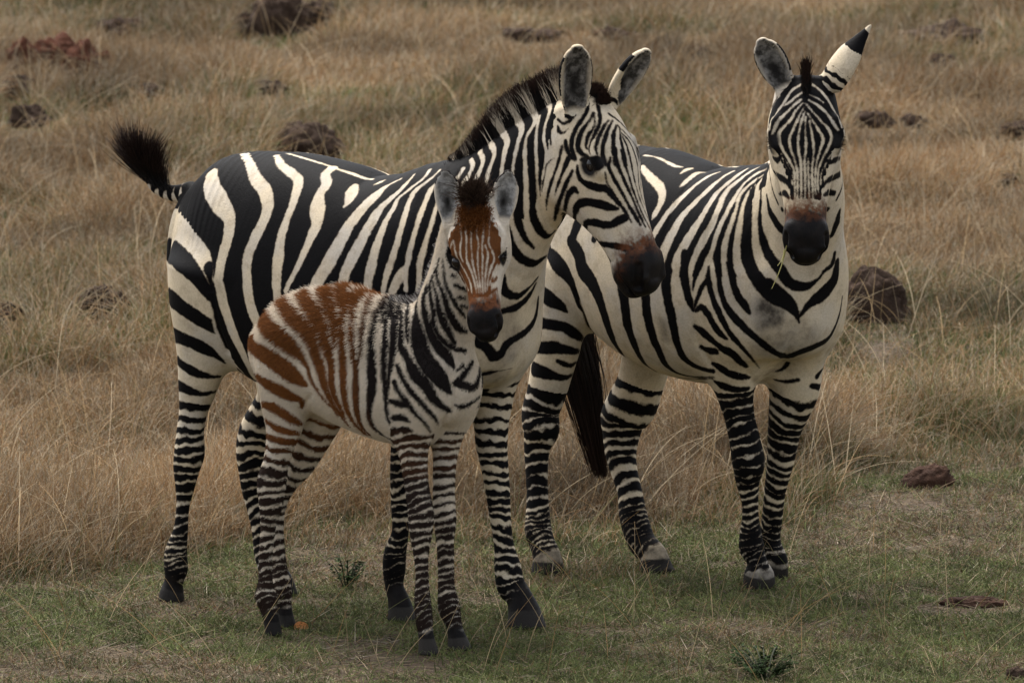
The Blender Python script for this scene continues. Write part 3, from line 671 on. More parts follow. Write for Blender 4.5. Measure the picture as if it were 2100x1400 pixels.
def paint(F, B, info, ears, v, q, strokes, rings):
    n = len(v); bvh = BVHTree.FromPolygons(v.tolist(), q.tolist())
    info['eyes'] = eye_places(F, bvh, info); vs = v.copy(); vs[:, 1] = -np.abs(v[:, 1])
    val = np.full(n, -.03, np.float32); dirt_shade = np.zeros(n, np.float32)
    for line in strokes.strip().splitlines():
        tk = line.split(); op, sh, both = tk[0][0], ZOOM[tk[0][1]], '*' in tk[0]
        P = np.array([[float(c) for c in t.split(',')] for t in tk[1:]])
        P[:, -1] *= {'E': 1.34, 'D': 1.3, 'T': 1.28, 'L': 1.14, 'S': 1.16, 'U': 1.32, 'J': 1.35, 'I': 1.22, 'Q': 1.1, 'G': 1.16}.get(tk[0][1], 1.0) if op == 'b' else ({'N': .66, 'U': .88}.get(tk[0][1], 1.0) if op == 'w' else 1.0)
        P = np.stack([P[:, 0] / sh[2] + sh[0], P[:, 1] / sh[2] + sh[1], P[:, -1] / sh[2]], 1)
        if op == 'B': S = lay_patch(F, bvh, P[:, :2])
        else: S = lay_stroke(F, bvh, cr_line(P, max(1.2, min(P[:, 2].min() * .6, 6))))
        if not len(S): continue
        m = S[:, 3].max() + .03
        src = vs if both else v
        i = np.nonzero(((src > S[:, :3].min(0) - m) & (src < S[:, :3].max(0) + m)).all(1))[0]
        for k in range(0, len(i), 20000):
            ii = i[k:k + 20000]
            d2 = (src[ii] ** 2).sum(1)[:, None] + (S[:, :3] ** 2).sum(1)[None] - 2 * src[ii] @ S[:, :3].T
            s = (S[None, :, 3] - np.sqrt(np.maximum(d2, 0))).max(1)
            if op == 'B': s = np.where(s > 0, s + .012, s)
            if op in 'bB': val[ii] = np.maximum(val[ii], s)
            elif op == 'w': val[ii] = np.minimum(val[ii], -s)
            elif op == 'e': dirt_shade[ii] = np.maximum(dirt_shade[ii], np.clip(s / .1, 0, .5))  # chest greying: dust together with shade put into the coat colour
            else: dirt_shade[ii] = np.maximum(dirt_shade[ii], np.clip(s / .04 + .3, 0, 1))
    sp = np.nonzero((v[:, 2] > info['spine']) & (np.abs(v[:, 1]) < .035) & (v[:, 0] > info['spx'][0]) & (v[:, 0] < info['spx'][1]))[0]
    val[sp] = np.maximum(val[sp], .021 - np.abs(v[sp, 1]))
    # which limb each bit of skin belongs to
    best = np.full(n, 9.0); own = np.full(n, -1)
    for k, c in enumerate(B.add):
        i = np.nonzero(((v > c.lo - .04) & (v < c.hi + .04)).all(1))[0]
        if not len(i): continue
        d = c.sdf(v[i]); w = d < best[i]; best[i[w]] = d[w]; own[i[w]] = k
    dark = np.zeros(n, np.float32); hoof = np.zeros(n, np.float32); grey = np.zeros(n, np.float32); legw = np.zeros(n, np.float32)
    for k, c in enumerate(B.add):
        if not c.name.startswith('leg'): continue
        R = rings[c.name]; i = np.nonzero(own == k)[0]
        o = c.local(v[i]); y = np.interp(o[:, 0], c.u, c.yy)
        ang = np.arctan2(o[:, 3], o[:, 2])
        wob = (fbm(v[i] * 16 + 5 * k, 2) - .5) * R['wob'] + (fbm(v[i] * 55 + 9, 2) - .5) * R['wob'] * .55
        yw = y + wob + R.get('sag', 5) * np.cos(ang) + R.get('tilt', 0) * o[:, 3] / np.maximum(o[:, 6], .01)
        bd = R['b']; j = np.abs(yw[:, None] - bd[None, :, 0]); g = (bd[None, :, 1] - j).max(1)
        g = g + (fbm(v[i] * 30 + 40 * k, 2) - .5) * 4 + .3 + R.get('add', 0) + np.clip((y - 1000) / 250, 0, 1) * R.get('low', 0)
        ring = g * MPP * 21.8
        t = y - R['b'][0, 0] + R.get('lead', 8)
        if 'past' in R: dirt_shade[i] = np.maximum(dirt_shade[i], np.clip((y - R['past']) / 12, 0, .9))
        val[i] = np.where(t > 0, ring, val[i]); legw[i] = np.clip(t / 20, 0, 1)
        dk = np.clip((y - R['dark'] + (fbm(v[i] * 40, 2) - .5) * 20) / 14, 0, 1); dark[i] = np.maximum(dark[i], dk)
        hoof[i] = np.clip((y - R['hoof'] - (o[:, 2] * 120)) / 2.0, 0, 1)
    for k, c in enumerate(B.add):
        if c.name == 'tail':
            i = np.nonzero(own == k)[0]; o = c.local(v[i]); val[i] = np.cos(o[:, 0] * 2 * math.pi / .032) * .008 + .003 + np.clip(-o[:, 2] / .02, -1, 1) * .006
    # muzzle
    X, L = info['X'], info['L']; rel = (v - info['P']); xh = rel @ X / L; zh = rel @ info['Z'] / L; yh = rel @ info['Y'] / L
    hd = np.array([c.name.startswith('head') for c in B.add])[own]
    muz = xh + (fbm(v * 45, 2) - .5) * .07 + (fbm(v * 160, 2) - .5) * .04 - np.clip(-zh - .08, 0, .14) * .75
    mz = np.where(hd, np.clip((muz - info['mz'] + .01) / .085, 0, 1), 0); dark = np.maximum(dark, mz)
    brown = np.where(hd, np.clip(1 - np.abs(muz - info['mz'] - .05) / .085, 0, 1) * np.clip((zh + .22) / .1, 0, 1), 0)
    # ears
    earin = np.zeros(n, np.float32); earpit = np.zeros(n, np.float32)
    for e, nm in zip(ears, ('ear_r', 'ear_l')):
        k = [c.name for c in B.add].index(nm); i = np.nonzero(own == k)[0]
        hol = [c for c in B.cut if c.name == nm + '_hollow'][0]
        p = v[i]; r = p - e['base']; t = r @ e['T'] / e['L']; fd = r @ e['face']; la = r @ e['lat']
        inn = (np.abs(hol.sdf(p)) < .0045) & (t > .08)
        tn = t + (fbm(p * 60, 2) - .5) * .08
        back = np.where(tn < .23, np.cos(tn * 50) * .008, np.where(tn < .60, -.02, np.where(tn < (.95 if nm == info.get('dark_tip') else .87), .02, -.02)))
        rim = (nm == 'ear_r') & (np.abs(la) / e['W'] > .80); back = np.where(rim & (t > .3) & (t < .88), .01, back)
        if info.get('foal'): back = np.where(tn > .8, .01, -.01)
        if info.get('fold') == nm:
            sg = np.sign((F.R.T @ e['lat'])[0]); inn = inn & (la * sg / e['W'] + (fbm(p * 60, 2) - .5) * .3 > .62 - 1.9 * t)
        val[i] = np.where(inn, -.02, back); earin[i] = np.where(inn, np.clip((t - .05) / .1, 0, 1) * (1 - .6 * np.clip((np.abs(la) / e['W'] - .60) / .2, 0, 1)), 0)
        earpit[i] = np.where(inn, np.exp(-(la / e['W'] / .42 - .15) ** 2 - ((t - .42) / .26) ** 2), 0)
        own[i] = k
    for c, r in info['eyes']: dark = np.maximum(dark, np.clip((1.62 - np.linalg.norm(v - c, axis=1) / r) / .3, 0, 1))
    return dict(stripe=val, dark=dark, brown=brown, dirt_shade=dirt_shade, hoof=hoof, ear=earin, earpit=earpit, leg=legw), own, bvh
# ------------------------------------------------------------------ coat materials
def nd(t, typ, **kw):
    n = t.nodes.new(typ)
    for k, v in kw.items():
        if k.startswith('i_'): n.inputs[k[2:].replace('_', ' ')].default_value = v
        else: setattr(n, k, v)
    return n
def new_mat(name):
    m = bpy.data.materials.new(name); m.use_nodes = True; t = m.node_tree
    b = t.nodes['Principled BSDF']; return m, t, b
def mixc(t, f, a, b, blend='MIX'):
    n = t.nodes.new('ShaderNodeMix'); n.data_type = 'RGBA'; n.blend_type = blend; n.clamp_factor = True
    for s, v in ((0, f), (6, a), (7, b)):
        if hasattr(v, 'is_linked') or hasattr(v, 'links'): t.links.new(v, n.inputs[s])
        elif s == 0: n.inputs[0].default_value = v
        else: n.inputs[s].default_value = (*v, 1)
    return n.outputs[2]
def maprange(t, v, a, b, c=0.0, d=1.0, smooth=True):
    n = t.nodes.new('ShaderNodeMapRange'); n.interpolation_type = 'SMOOTHSTEP' if smooth else 'LINEAR'
    t.links.new(v, n.inputs[0])
    for i, x in enumerate((a, b, c, d)): n.inputs[i + 1].default_value = x
    return n.outputs[0]
def math_(t, op, a, b=None):
    n = t.nodes.new('ShaderNodeMath'); n.operation = op
    for i, v in enumerate((a, b)):
        if v is None: continue
        if isinstance(v, (int, float)): n.inputs[i].default_value = v
        else: t.links.new(v, n.inputs[i])
    return n.outputs[0]
def attr(t, name): return nd(t, 'ShaderNodeAttribute', attribute_name=name).outputs['Fac']
def noise(t, scale, detail=3, rough=.6, vec=None):
    n = nd(t, 'ShaderNodeTexNoise'); n.inputs['Scale'].default_value = scale; n.inputs['Detail'].default_value = detail; n.inputs['Roughness'].default_value = rough
    if vec is None:
        vec = nd(t, 'ShaderNodeTexCoord').outputs['Object']
    t.links.new(vec, n.inputs['Vector']); return n.outputs['Fac']

def coat_material(name, white, black, brown, lowwhite, patch, soft=.0030, brown_only=False, ear=((.035, .032, .028), (.22, .205, .185))):
    m, t, b = new_mat(name)
    fur = noise(t, 190, 2, .7); mid = noise(t, 28, 3); big = noise(t, 5, 3)
    s = math_(t, 'ADD', attr(t, 'stripe'), math_(t, 'MULTIPLY', math_(t, 'SUBTRACT', fur, .5), .006))
    s = math_(t, 'ADD', s, math_(t, 'MULTIPLY', math_(t, 'SUBTRACT', mid, .5), .0085))
    s = math_(t, 'ADD', s, math_(t, 'MULTIPLY', math_(t, 'SUBTRACT', noise(t, 85, 2), .5), .005))
    f = maprange(t, s, -soft, soft)
    w = mixc(t, maprange(t, big, .35, .7), white, lowwhite)
    w = mixc(t, math_(t, 'MULTIPLY', maprange(t, mid, .45, .72), .42), w, (.29, .225, .15))
    w = mixc(t, math_(t, 'MULTIPLY', attr(t, 'dirt_shade'), maprange(t, mid, .3, .7, .65, 1.0)), w, (.050, .042, .035))
    k = mixc(t, math_(t, 'MULTIPLY', attr(t, 'brown_hair'), maprange(t, mid, .2, .8, .6, 1.0)), black, brown)
    if not brown_only: k = mixc(t, maprange(t, s, .0005, .005), (.020, .013, .010), k)
    c = mixc(t, f, w, k)
    c = mixc(t, attr(t, 'dark'), c, mixc(t, maprange(t, mid, .3, .7), (.006, .0055, .0055), (.013, .0105, .0095)))
    c = mixc(t, math_(t, 'MULTIPLY', attr(t, 'patch'), maprange(t, noise(t, 60, 3), .3, .6)), c, patch)
    e = mixc(t, maprange(t, noise(t, 38, 4), .38, .66), *ear)
    e = mixc(t, attr(t, 'earpit'), e, (.012, .011, .010))
    c = mixc(t, attr(t, 'ear'), c, e)
    c = mixc(t, attr(t, 'hoof'), c, mixc(t, maprange(t, big, .3, .7), (.016, .0145, .0135), (.032, .028, .024)))
    c = mixc(t, 1.0, c, nd(t, 'ShaderNodeCombineColor').outputs[0], 'MIX') if False else c
    v = mixc(t, maprange(t, fur, .25, .75), (.88, .88, .88), (1.10, 1.10, 1.10)); c = mixc(t, 1.0, c, v, 'MULTIPLY')
    t.links.new(c, b.inputs['Base Color']); b.inputs['Roughness'].default_value = .62
    b.inputs['Specular IOR Level'].default_value = .04
    t.links.new(maprange(t, attr(t, 'dark'), 0, 1, .04, .07), b.inputs['Specular IOR Level']); t.links.new(maprange(t, attr(t, 'dark'), 0, 1, .62, .48), b.inputs['Roughness'])
    bp = nd(t, 'ShaderNodeBump'); bp.inputs['Strength'].default_value = .22; bp.inputs['Distance'].default_value = .004
    h = math_(t, 'ADD', fur, math_(t, 'MULTIPLY', mid, .8)); t.links.new(h, bp.inputs['Height']); t.links.new(bp.outputs[0], b.inputs['Normal'])
    return m
def hair_material(name, tipmix=None, rough=.6):
    """strand colour from the attribute 'tint'; optional darker tips"""
    m, t, b = new_mat(name)
    c = nd(t, 'ShaderNodeAttribute', attribute_name='tint').outputs['Color']
    if tipmix:
        hi = nd(t, 'ShaderNodeHairInfo'); f = maprange(t, hi.outputs['Intercept'], tipmix[1], tipmix[2]); c = mixc(t, f, c, tipmix[0])
    t.links.new(c, b.inputs['Base Color']); b.inputs['Roughness'].default_value = rough; b.inputs['Specular IOR Level'].default_value = .03
    return m
def plain(name, col, rough=.6, spec=.3, coat=0):
    m, t, b = new_mat(name); b.inputs['Base Color'].default_value = (*col, 1); b.inputs['Roughness'].default_value = rough
    b.inputs['Specular IOR Level'].default_value = spec; b.inputs['Coat Weight'].default_value = coat; return m

M_ADULT = coat_material('zebra_coat', (.56, .465, .325), (.0045, .0042, .0044), (.03, .018, .012), (.46, .41, .34), (.10, .034, .012))
M_FOAL = coat_material('foal_coat', (.58, .49, .37), (.014, .011, .010), (.165, .060, .017), (.52, .47, .40), (.17, .055, .016), soft=.0036, brown_only=True, ear=((.16, .155, .145), (.42, .41, .39)))
M_EYE = plain('wet_eye', (.008, .006, .005), .14, .35)

MR = dict(leg_rh=dict(b=np.array([(829,8),(855,7),(881,6.5),(901,6),(921,6.5),(940,7),(961,8),(981,7),(1003,9),(1024,8),(1045,8),(1066,7),(1083,7),(1100,5.5),(1112,4),(1125,4.5),(1137,4.5),(1149,4.5),(1160,4.5),(1171,6),(1182,6)],float), low=.9, wob=16, dark=1174, hoof=1203, lead=10),
          leg_lh=dict(b=bands(830, 1175, 26, 15, 8, 6, 3), low=.9, wob=20, dark=1150, hoof=1200),
          leg_rf=dict(b=bands(880, 1215, 20, 13, 7, 5.5, 4), low=.9, wob=20, dark=1183, hoof=1240),
          leg_lf=dict(b=bands(775, 1240, 25, 16, 5, 6.5, 5), low=.9, wob=22, dark=1210, hoof=1250, sag=-6))
SR = dict(leg_rh=dict(b=np.array([(803,10),(829,9),(852,8.5),(873,8),(893,8),(915,9),(940,10),(965,11),(990,10),(1012,8),(1032,7),(1050,5),(1062,4.5),(1073,4.5),(1084,4.5),(1095,4.5),(1106,4.5),(1117,4.5),(1127,4),(1136,3)],float), low=.9, wob=16, dark=1210, hoof=1150, past=1130, lead=10),
          leg_lh=dict(b=np.array([(790,8),(822,10),(850,8),(868,6.5),(890,8),(912,7),(935,7),(955,8),(985,9),(1010,8),(1035,7.5),(1050,6),(1062,4.5),(1073,5),(1084,4.5),(1095,4.5),(1106,5),(1117,4.5),(1127,4.5),(1136,3)],float), low=.9, wob=14, dark=1210, hoof=1146, past=1128),
          leg_rf=dict(b=np.array([(803,8),(823,8.5),(843,9),(862,8),(882,10),(903,8),(924,8.5),(943,8),(960,8),(977,7),(993,6.5),(1010,6),(1027,6),(1043,5),(1058,5),(1072,5),(1085,5),(1097,5.5),(1110,6),(1122,5),(1134,5),(1145,5),(1155,4.5),(1164,3)],float), low=.9, wob=16, dark=1230, hoof=1174, past=1158, lead=8),
          leg_lf=dict(b=bands(805, 1152, 21, 12, 8, 5.5, 8), low=.9, wob=15, dark=1210, hoof=1152, past=1142, sag=-5))
FR = dict(leg_rh=dict(b=bands(895, 1268, 24, 13, 7, 5, 9), low=1.2, wob=18, dark=1248, hoof=1272),
          leg_lh=dict(b=bands(850, 1255, 26, 14, 5, 5, 10), low=1.2, wob=18, dark=1236, hoof=1258),
          leg_rf=dict(b=np.array([(876,7),(896,6.5),(915,6),(934,6.5),(952,6),(969,6.5),(985,5),(1000,5.5),(1015,6),(1030,5.5),(1045,5.5),(1060,6),(1076,6.5),(1094,6),(1112,7),(1132,7),(1150,6),(1166,5.5),(1181,5.5),(1196,5),(1210,5),(1223,5),(1236,5),(1249,5),(1262,5),(1274,5),(1285,5)],float), low=.9, wob=15, dark=1284, hoof=1306, lead=10),
          leg_lf=dict(b=bands(880, 1300, 20, 13, 5, 5.5, 12), low=.9, wob=16, dark=1278, hoof=1305))

def set_attrs(o, d):
    for k, v in d.items(): vattr(o.data, k, v)
def smooth_field(v, q, f, n=1):
    for _ in range(n):
        s = np.zeros(len(v)); c = np.zeros(len(v)); m = f[q].mean(1)
        for k in range(4): np.add.at(s, q[:, k], m); np.add.at(c, q[:, k], 1)
        f = (s / np.maximum(c, 1)).astype(np.float32)
    return f
def eye_places(F, bvh, info):
    pxy, r, push = info['eye']
    h = bvh.ray_cast(Vector(F.cam), Vector(F.ray(*pxy)).normalized(), 40)
    g = np.array(h[0]) - info['P']; sd = np.sign(g @ info['Y']); out = []
    for s in (sd, -sd):
        side = info['P'] + info['X'] * (g @ info['X']) + info['Z'] * (min(g @ info['Z'], -.055 * info['L'])) + info['Y'] * s * .3
        h = bvh.ray_cast(Vector(side), Vector(-info['Y'] * s), 1)
        out.append((np.array(h[0]) - np.array(info['Y']) * s * (r * push), r))
    return out
def eye_part(parent, c, r):
    a = np.linspace(0, math.pi, 13); b = np.linspace(0, 2 * math.pi, 25)[:-1]
    v = [(r * math.sin(i) * math.cos(j), r * math.sin(i) * math.sin(j), r * math.cos(i)) for i in a for j in b]
    q = [(i * 24 + j, (i + 1) * 24 + j, (i + 1) * 24 + (j + 1) % 24, i * 24 + (j + 1) % 24) for i in range(12) for j in range(24)]
    return mesh_from('eye', np.array(v) + c, q, mat=M_EYE, parent=parent)
# ------------------------------------------------------------------ build the animals
def build(name, fn, strokes, rings, mat, label, cat, group, h, mz, spine, spx, eye, key, foal=False):
    F, B, info, ears = fn(); info.update(mz=mz, foal=foal, spine=spine, spx=spx, eye=eye, fold='ear_l' if key == 'mum' else None, dark_tip='ear_l' if key == 'dad' else None)
    v, q = B.mesh(h)
    v = carve(F, v, q, BVHTree.FromPolygons(v.tolist(), q.tolist()), GROOVES[key])
    A, own, bvh = paint(F, B, info, ears, v, q, strokes, rings)
    if foal:
        tor = np.clip((.15 - v[:, 0]) / .07, 0, 1) * (1 - A['leg'] * np.where(v[:, 2] < .52, .93, .55))
        hd = np.array([c.name.startswith('head') for c in B.add])[own]
        bh = np.where(hd, .85, np.maximum(tor, A['leg'] * np.where(v[:, 2] < .5, .05, .22)))
    else: bh = np.zeros(len(v))
    o = mesh_from(name, v, q, mat=mat); place(o, F)
    set_attrs(o, dict(stripe=A['stripe'], dark=A['dark'], patch=A['brown'], dirt_shade=A['dirt_shade'], hoof=A['hoof'], ear=A['ear'], earpit=A['earpit'], brown_hair=bh))
    tag(o, label, cat, group)
    return o, F, B, info, ears, v, q, A, own, bvh
mum = build('zebra', mother_body, MOTHER, MR, M_ADULT, 'adult zebra standing side on behind the foal, its black tail flicked up', 'zebra', 'adult zebras', .004, .725, 1.24, (-.6, .40), ((1212, 338), .028, .78), 'mum')
dad = build('zebra', stallion_body, STALLION, SR, M_ADULT, 'adult zebra facing the camera head on with grass stalks in its mouth', 'zebra', 'adult zebras', .004, .695, 1.19, (-.55, .30), ((1588, 285), .026, .74), 'dad')
kid = build('zebra_foal', foal_body, FOAL, FR, M_FOAL, 'small fluffy zebra foal with brown stripes standing in front of its mother', 'foal', None, .0031, .70, 5, (0, 0), ((929, 538), .019, .78), 'kid', True)
print('animals', time.time() - _T0)
# ------------------------------------------------------------------ eyes, manes, tails, fur
WHITE = np.array([.50, .43, .33]); BLACK = np.array([.009, .0078, .0072])
def near_vals(bvh, q, A, P, keys=('stripe',)):
    out = {k: np.zeros(len(P)) for k in keys}
    for i, p in enumerate(P):
        h = bvh.find_nearest(Vector(p)); vi = q[h[2]]
        for k in keys: out[k][i] = A[k][vi].mean()
    return out
def unit(a): return a / np.maximum(np.linalg.norm(a, axis=-1, keepdims=True), 1e-9)
def strand(P, D, L, bend, K=4):
    """roots P, directions D, lengths L, bend vectors -> N x K x 3"""
    t = np.linspace(0, 1, K)[None, :, None]
    return P[:, None] + D[:, None] * L[:, None, None] * t + bend[:, None] * (L[:, None, None] * t * t)

M_HAIR = hair_material('zebra_hair'); M_MANE = hair_material('mane_hair', ((.026, .014, .010), .58, 1.0))
M_FUR = hair_material('foal_fur'); M_TAIL = hair_material('tail_hair', ((.022, .013, .010), .3, 1.0))

for Z in (mum, dad, kid):
    info = Z[3]; N = 34
    for c, r in info['eyes']:
        eye_part(Z[0], c, r); out = np.sign((c - info['P']) @ info['Y']) * info['Y']
        t = rng.uniform(-1, 1, N); roots = c + np.outer(t * r * .9, info['X']) + out * r * .8 + info['Z'] * r * (.75 - .3 * t[:, None] ** 2)
        D = unit(out + .5 * info['Z'] * rng.uniform(.2, 1, (N, 1)) + .5 * np.outer(t, info['X']) + rng.normal(0, .15, (N, 3)))
        hair('eyelashes', strand(roots, D, rng.uniform(.5, .9, N) * r * .8, np.zeros((N, 3))), .0008, .0003, M_HAIR, Z[0], dict(tint=np.tile(BLACK, (N, 1))))

def mane(Z, line, n, length, dirf, spread=.022, name='mane', off=None, tint=None, mat=None, r=(.0011, .0004)):
    o, F, B, info, ears, v, q, A, own, bvh = Z
    P = np.array([F.at(x, y, o_) for x, y, o_ in line]); L = np.concatenate([[0], np.cumsum(np.linalg.norm(np.diff(P, axis=0), axis=1))])
    u = rng.uniform(0, L[-1], n); base = np.stack([np.interp(u, L, P[:, k]) for k in range(3)], 1)
    T = unit(np.stack([np.interp(u, (L[1:] + L[:-1]) / 2, np.diff(P, axis=0)[:, k] / np.diff(L)) for k in range(3)], 1))
    base = base + np.array([0, 1, 0]) * rng.normal(0, spread * .5, n)[:, None]
    roots = np.array([bvh.find_nearest(Vector(p))[0] for p in base])
    col = near_vals(bvh, q, A, roots)['stripe'] if tint is None else None
    D = dirf(T, n); Ln = length(u / L[-1]) * rng.uniform(.75, 1.15, n)
    roots = roots - D * .008
    clump = (fbm(np.stack([u * 60, u * 0, u * 0], 1), 2)[:, None] - .5)
    D = unit(D + clump * .3 * T + rng.normal(0, .11, (n, 3)))
    c = np.where((col > 0)[:, None], BLACK, WHITE * rng.uniform(.75, 1.05, (n, 1))) if tint is None else tint(n)
    hair(name, strand(roots, D, Ln, rng.normal(0, .06, (n, 3))), r[0], r[1], mat or M_MANE, o, dict(tint=c))

up = np.array([0, 0, 1.0])
def neckdir(T, n): return unit(np.cross(T, np.array([0, 1.0, 0])) * 1.0 + up * .15)
mane(mum, [(940, 350, 0), (1010, 300, 0), (1070, 258, 0), (1120, 222, 0), (1155, 198, 0), (1190, 186, 0)], 16000, lambda t: .012 + .074 * np.sin(np.clip(t * 1.5 + .04, 0, 1) * math.pi * .5), neckdir, .03)
mane(mum, [(1202, 194, 0), (1222, 198, 0), (1240, 214, 0)], 1500, lambda t: .046 - .022 * t, lambda T, n: unit(np.tile(mum[3]['Z'] * 1.0 + up * .6, (n, 1))), .03, 'forelock', tint=lambda n: np.tile(BLACK * 1.3, (n, 1)))
dl = dad[3]; nk = [c for c in dad[2].add if c.name == 'neck'][0]
def chain_mane(Z, name, n, length, t0, t1, spread=.02, tint=None, mat=None):
    o, F, B, info, ears, v, q, A, own, bvh = Z; c = [k for k in B.add if k.name == 'neck'][0]
    t = rng.uniform(t0, t1, n); j = np.clip((t * (len(c.c) - 1)).astype(int), 0, len(c.c) - 1)
    base = c.c[j] + c.U[j] * c.ru[j][:, None] + c.B[j] * rng.normal(0, spread * .5, n)[:, None] + rng.normal(0, .006, (n, 3))
    roots = np.array([bvh.find_nearest(Vector(p))[0] for p in base]); D = unit(c.U[j] * 1.0 + c.T[j] * .15 + rng.normal(0, .10, (n, 3)))
    col = near_vals(bvh, q, A, roots)['stripe']
    cc = np.where((col > 0)[:, None], BLACK, WHITE * rng.uniform(.75, 1.05, (n, 1))) if tint is None else tint(n)
    hair(name, strand(roots - D * .006, D, length(t) * rng.uniform(.7, 1.15, n), rng.normal(0, .1, (n, 3))), .0011, .0004, mat or M_MANE, o, dict(tint=cc))
chain_mane(dad, 'mane', 5000, lambda t: .03 + .045 * t, .66, 1.0)
def tuft(Z, at, n, length, d, sp, tint, name='forelock', mat=None, r=(.0012, .0004), jit=.15, bend=0):
    o, F, B, info, ears, v, q, A, own, bvh = Z; i = info
    base = i['at'](*at) + rng.normal(0, 1, (n, 1)) * sp[0] * i['X'] + rng.normal(0, 1, (n, 1)) * sp[1] * i['Y']
    roots = np.array([bvh.find_nearest(Vector(p))[0] for p in base]); D = unit(d + rng.normal(0, jit, (n, 3)))
    hair(name, strand(roots - D * .005, D, length * rng.uniform(.6, 1.15, n), rng.normal(0, .1 + bend, (n, 3))), r[0], r[1], mat or M_MANE, o, dict(tint=tint(n)))
tuft(dad, (.03, 0, .04), 1000, .056, up * 1.0 + dl['Z'] * .25, (.02, .005), lambda n: np.tile(BLACK * 1.3, (n, 1)), jit=.07)
ki = kid[3]
tuft(kid, (.02, 0, .04), 3200, .042, up * .8 + ki['Z'] * .5, (.014, .012), lambda n: np.array([.035, .022, .015]) * rng.uniform(.5, 2.0, (n, 1)), mat=M_FUR, jit=.45, bend=.25)
tuft(kid, (.13, 0, .05), 3000, .026, ki['Z'] * .8 + ki['X'] * .7, (.022, .020), lambda n: np.array([.155, .056, .016]) * rng.uniform(.5, 1.5, (n, 1)), mat=M_FUR, jit=.3)
chain_mane(kid, 'mane', 5000, lambda t: .022 + .012 * t, .05, 1.0, .02, tint=lambda n: np.where(rng.random((n, 1)) < .45, np.array([.30, .28, .26]), np.array([.03, .022, .018])) * rng.uniform(.6, 1.2, (n, 1)), mat=M_FUR)

# mother's tail tuft, flicked up and back
o, F = mum[0], mum[1]; N = 3600
t = rng.random(N); bx = np.interp(t, [0, .5, 1], [352, 318, 296]); by = np.interp(t, [0, .5, 1], [396, 380, 345])
R = np.array([F.at(x, y, rng.normal(0, .012)) for x, y in zip(bx + rng.normal(0, 4, N), by + rng.normal(0, 4, N))])
tx = rng.uniform(0, 1, N); TX = 234 + 104 * tx + rng.normal(0, 10, N); TY = 242 + 50 * rng.random(N) ** 1.3 + 35 * np.abs(tx - .25) + (1 - t) * 25
E_ = np.array([F.at(x, y, rng.normal(0, .05)) for x, y in zip(TX, TY)])
Cm = np.array([F.at(x, y, rng.normal(0, .02)) for x, y in zip(bx * .62 + TX * .38 - 14, by * .55 + TY * .45 + 12)])
k = np.linspace(0, 1, 6)[None, :, None]; S = R[:, None] * (1 - k) ** 2 + 2 * Cm[:, None] * k * (1 - k) + E_[:, None] * k * k
cut = rng.uniform(.45, 1.08, N)[:, None, None]; S = R[:, None] + (S - R[:, None]) * cut
hair('tail_tuft', S, .0010, .0003, M_TAIL, o, dict(tint=BLACK * rng.uniform(.7, 1.6, (N, 1))))
# stallion's tail hanging between the hind legs
o, F = dad[0], dad[1]; N = 4200
cp = np.array([(-.60, .05, 1.02), (-.605, .085, .86), (-.60, .12, .66), (-.585, .165, .48), (-.565, .215, .22)])
t0 = rng.uniform(0, .45, N); u = np.linspace(0, 1, 7); ln = rng.uniform(.6, 1.0, N); wd = np.clip(rng.normal(0, 1, (N, 3)), -2, 2) * np.array([.018, .026, 0])
S = np.zeros((N, 7, 3))
for a, uu in enumerate(u):
    w = t0 + (ln - t0) * uu; S[:, a] = np.stack([np.interp(w * 4, range(5), cp[:, i]) for i in range(3)], 1) + wd * (.35 + .9 * np.sin(min(uu * 1.15, 1) * math.pi) ** .8 * .9)[..., None] if False else np.stack([np.interp(w * 4, range(5), cp[:, i]) for i in range(3)], 1) + wd * (.45 + .8 * math.sin(uu ** .8 * math.pi * .95))
hair('tail_tuft', S, .0014, .0005, M_TAIL, o, dict(tint=BLACK * rng.uniform(.7, 2.2, (N, 1))))

# the foal's woolly coat
def fur(Z, n, lenf, colf, r, name='fur', lift=.5, K=3, mess=1.0):
    o, F, B, info, ears, v, q, A, own, bvh = Z
    a, b, c, d = (v[q[:, i]] for i in range(4)); nr = np.cross(c - a, d - b); ar = np.linalg.norm(nr, axis=1); nr = nr / np.maximum(ar, 1e-12)[:, None]
    f = rng.choice(len(q), n, p=ar / ar.sum()); s, t = rng.random((2, n, 1))
    P = (a[f] * (1 - s) + b[f] * s) * (1 - t) + (d[f] * (1 - s) + c[f] * s) * t; Nn = nr[f]
    At = {k: A[k][q[f]].mean(1) for k in A}; names = np.array([k.name for k in B.add])[own[q[f, 0]]]
    L = lenf(P, Nn, At, names); k = L > 0; P, Nn, L, names = P[k], Nn[k], L[k], names[k]; At = {m: x[k] for m, x in At.items()}
    m = len(P); fl = np.tile(np.array([-.75, 0, -.65]), (m, 1))
    hd = np.char.startswith(names.astype(str), 'head'); fl[hd] = info['X']
    fl = fl - (fl * Nn).sum(1)[:, None] * Nn; fl = unit(fl + (fbm(P * 22, 2)[:, None] - .5) * np.array([.8, .4, .5]) * mess)
    D = unit(Nn * lift + fl * (1 - lift) + rng.normal(0, .12 * mess, (m, 3)))
    hair(name, strand(P - Nn * .001, D, L, fl * .25 + rng.normal(0, .06 * mess, (m, 3)), K), r[0], r[1], M_FUR, o, dict(tint=colf(P, At, names, m)))
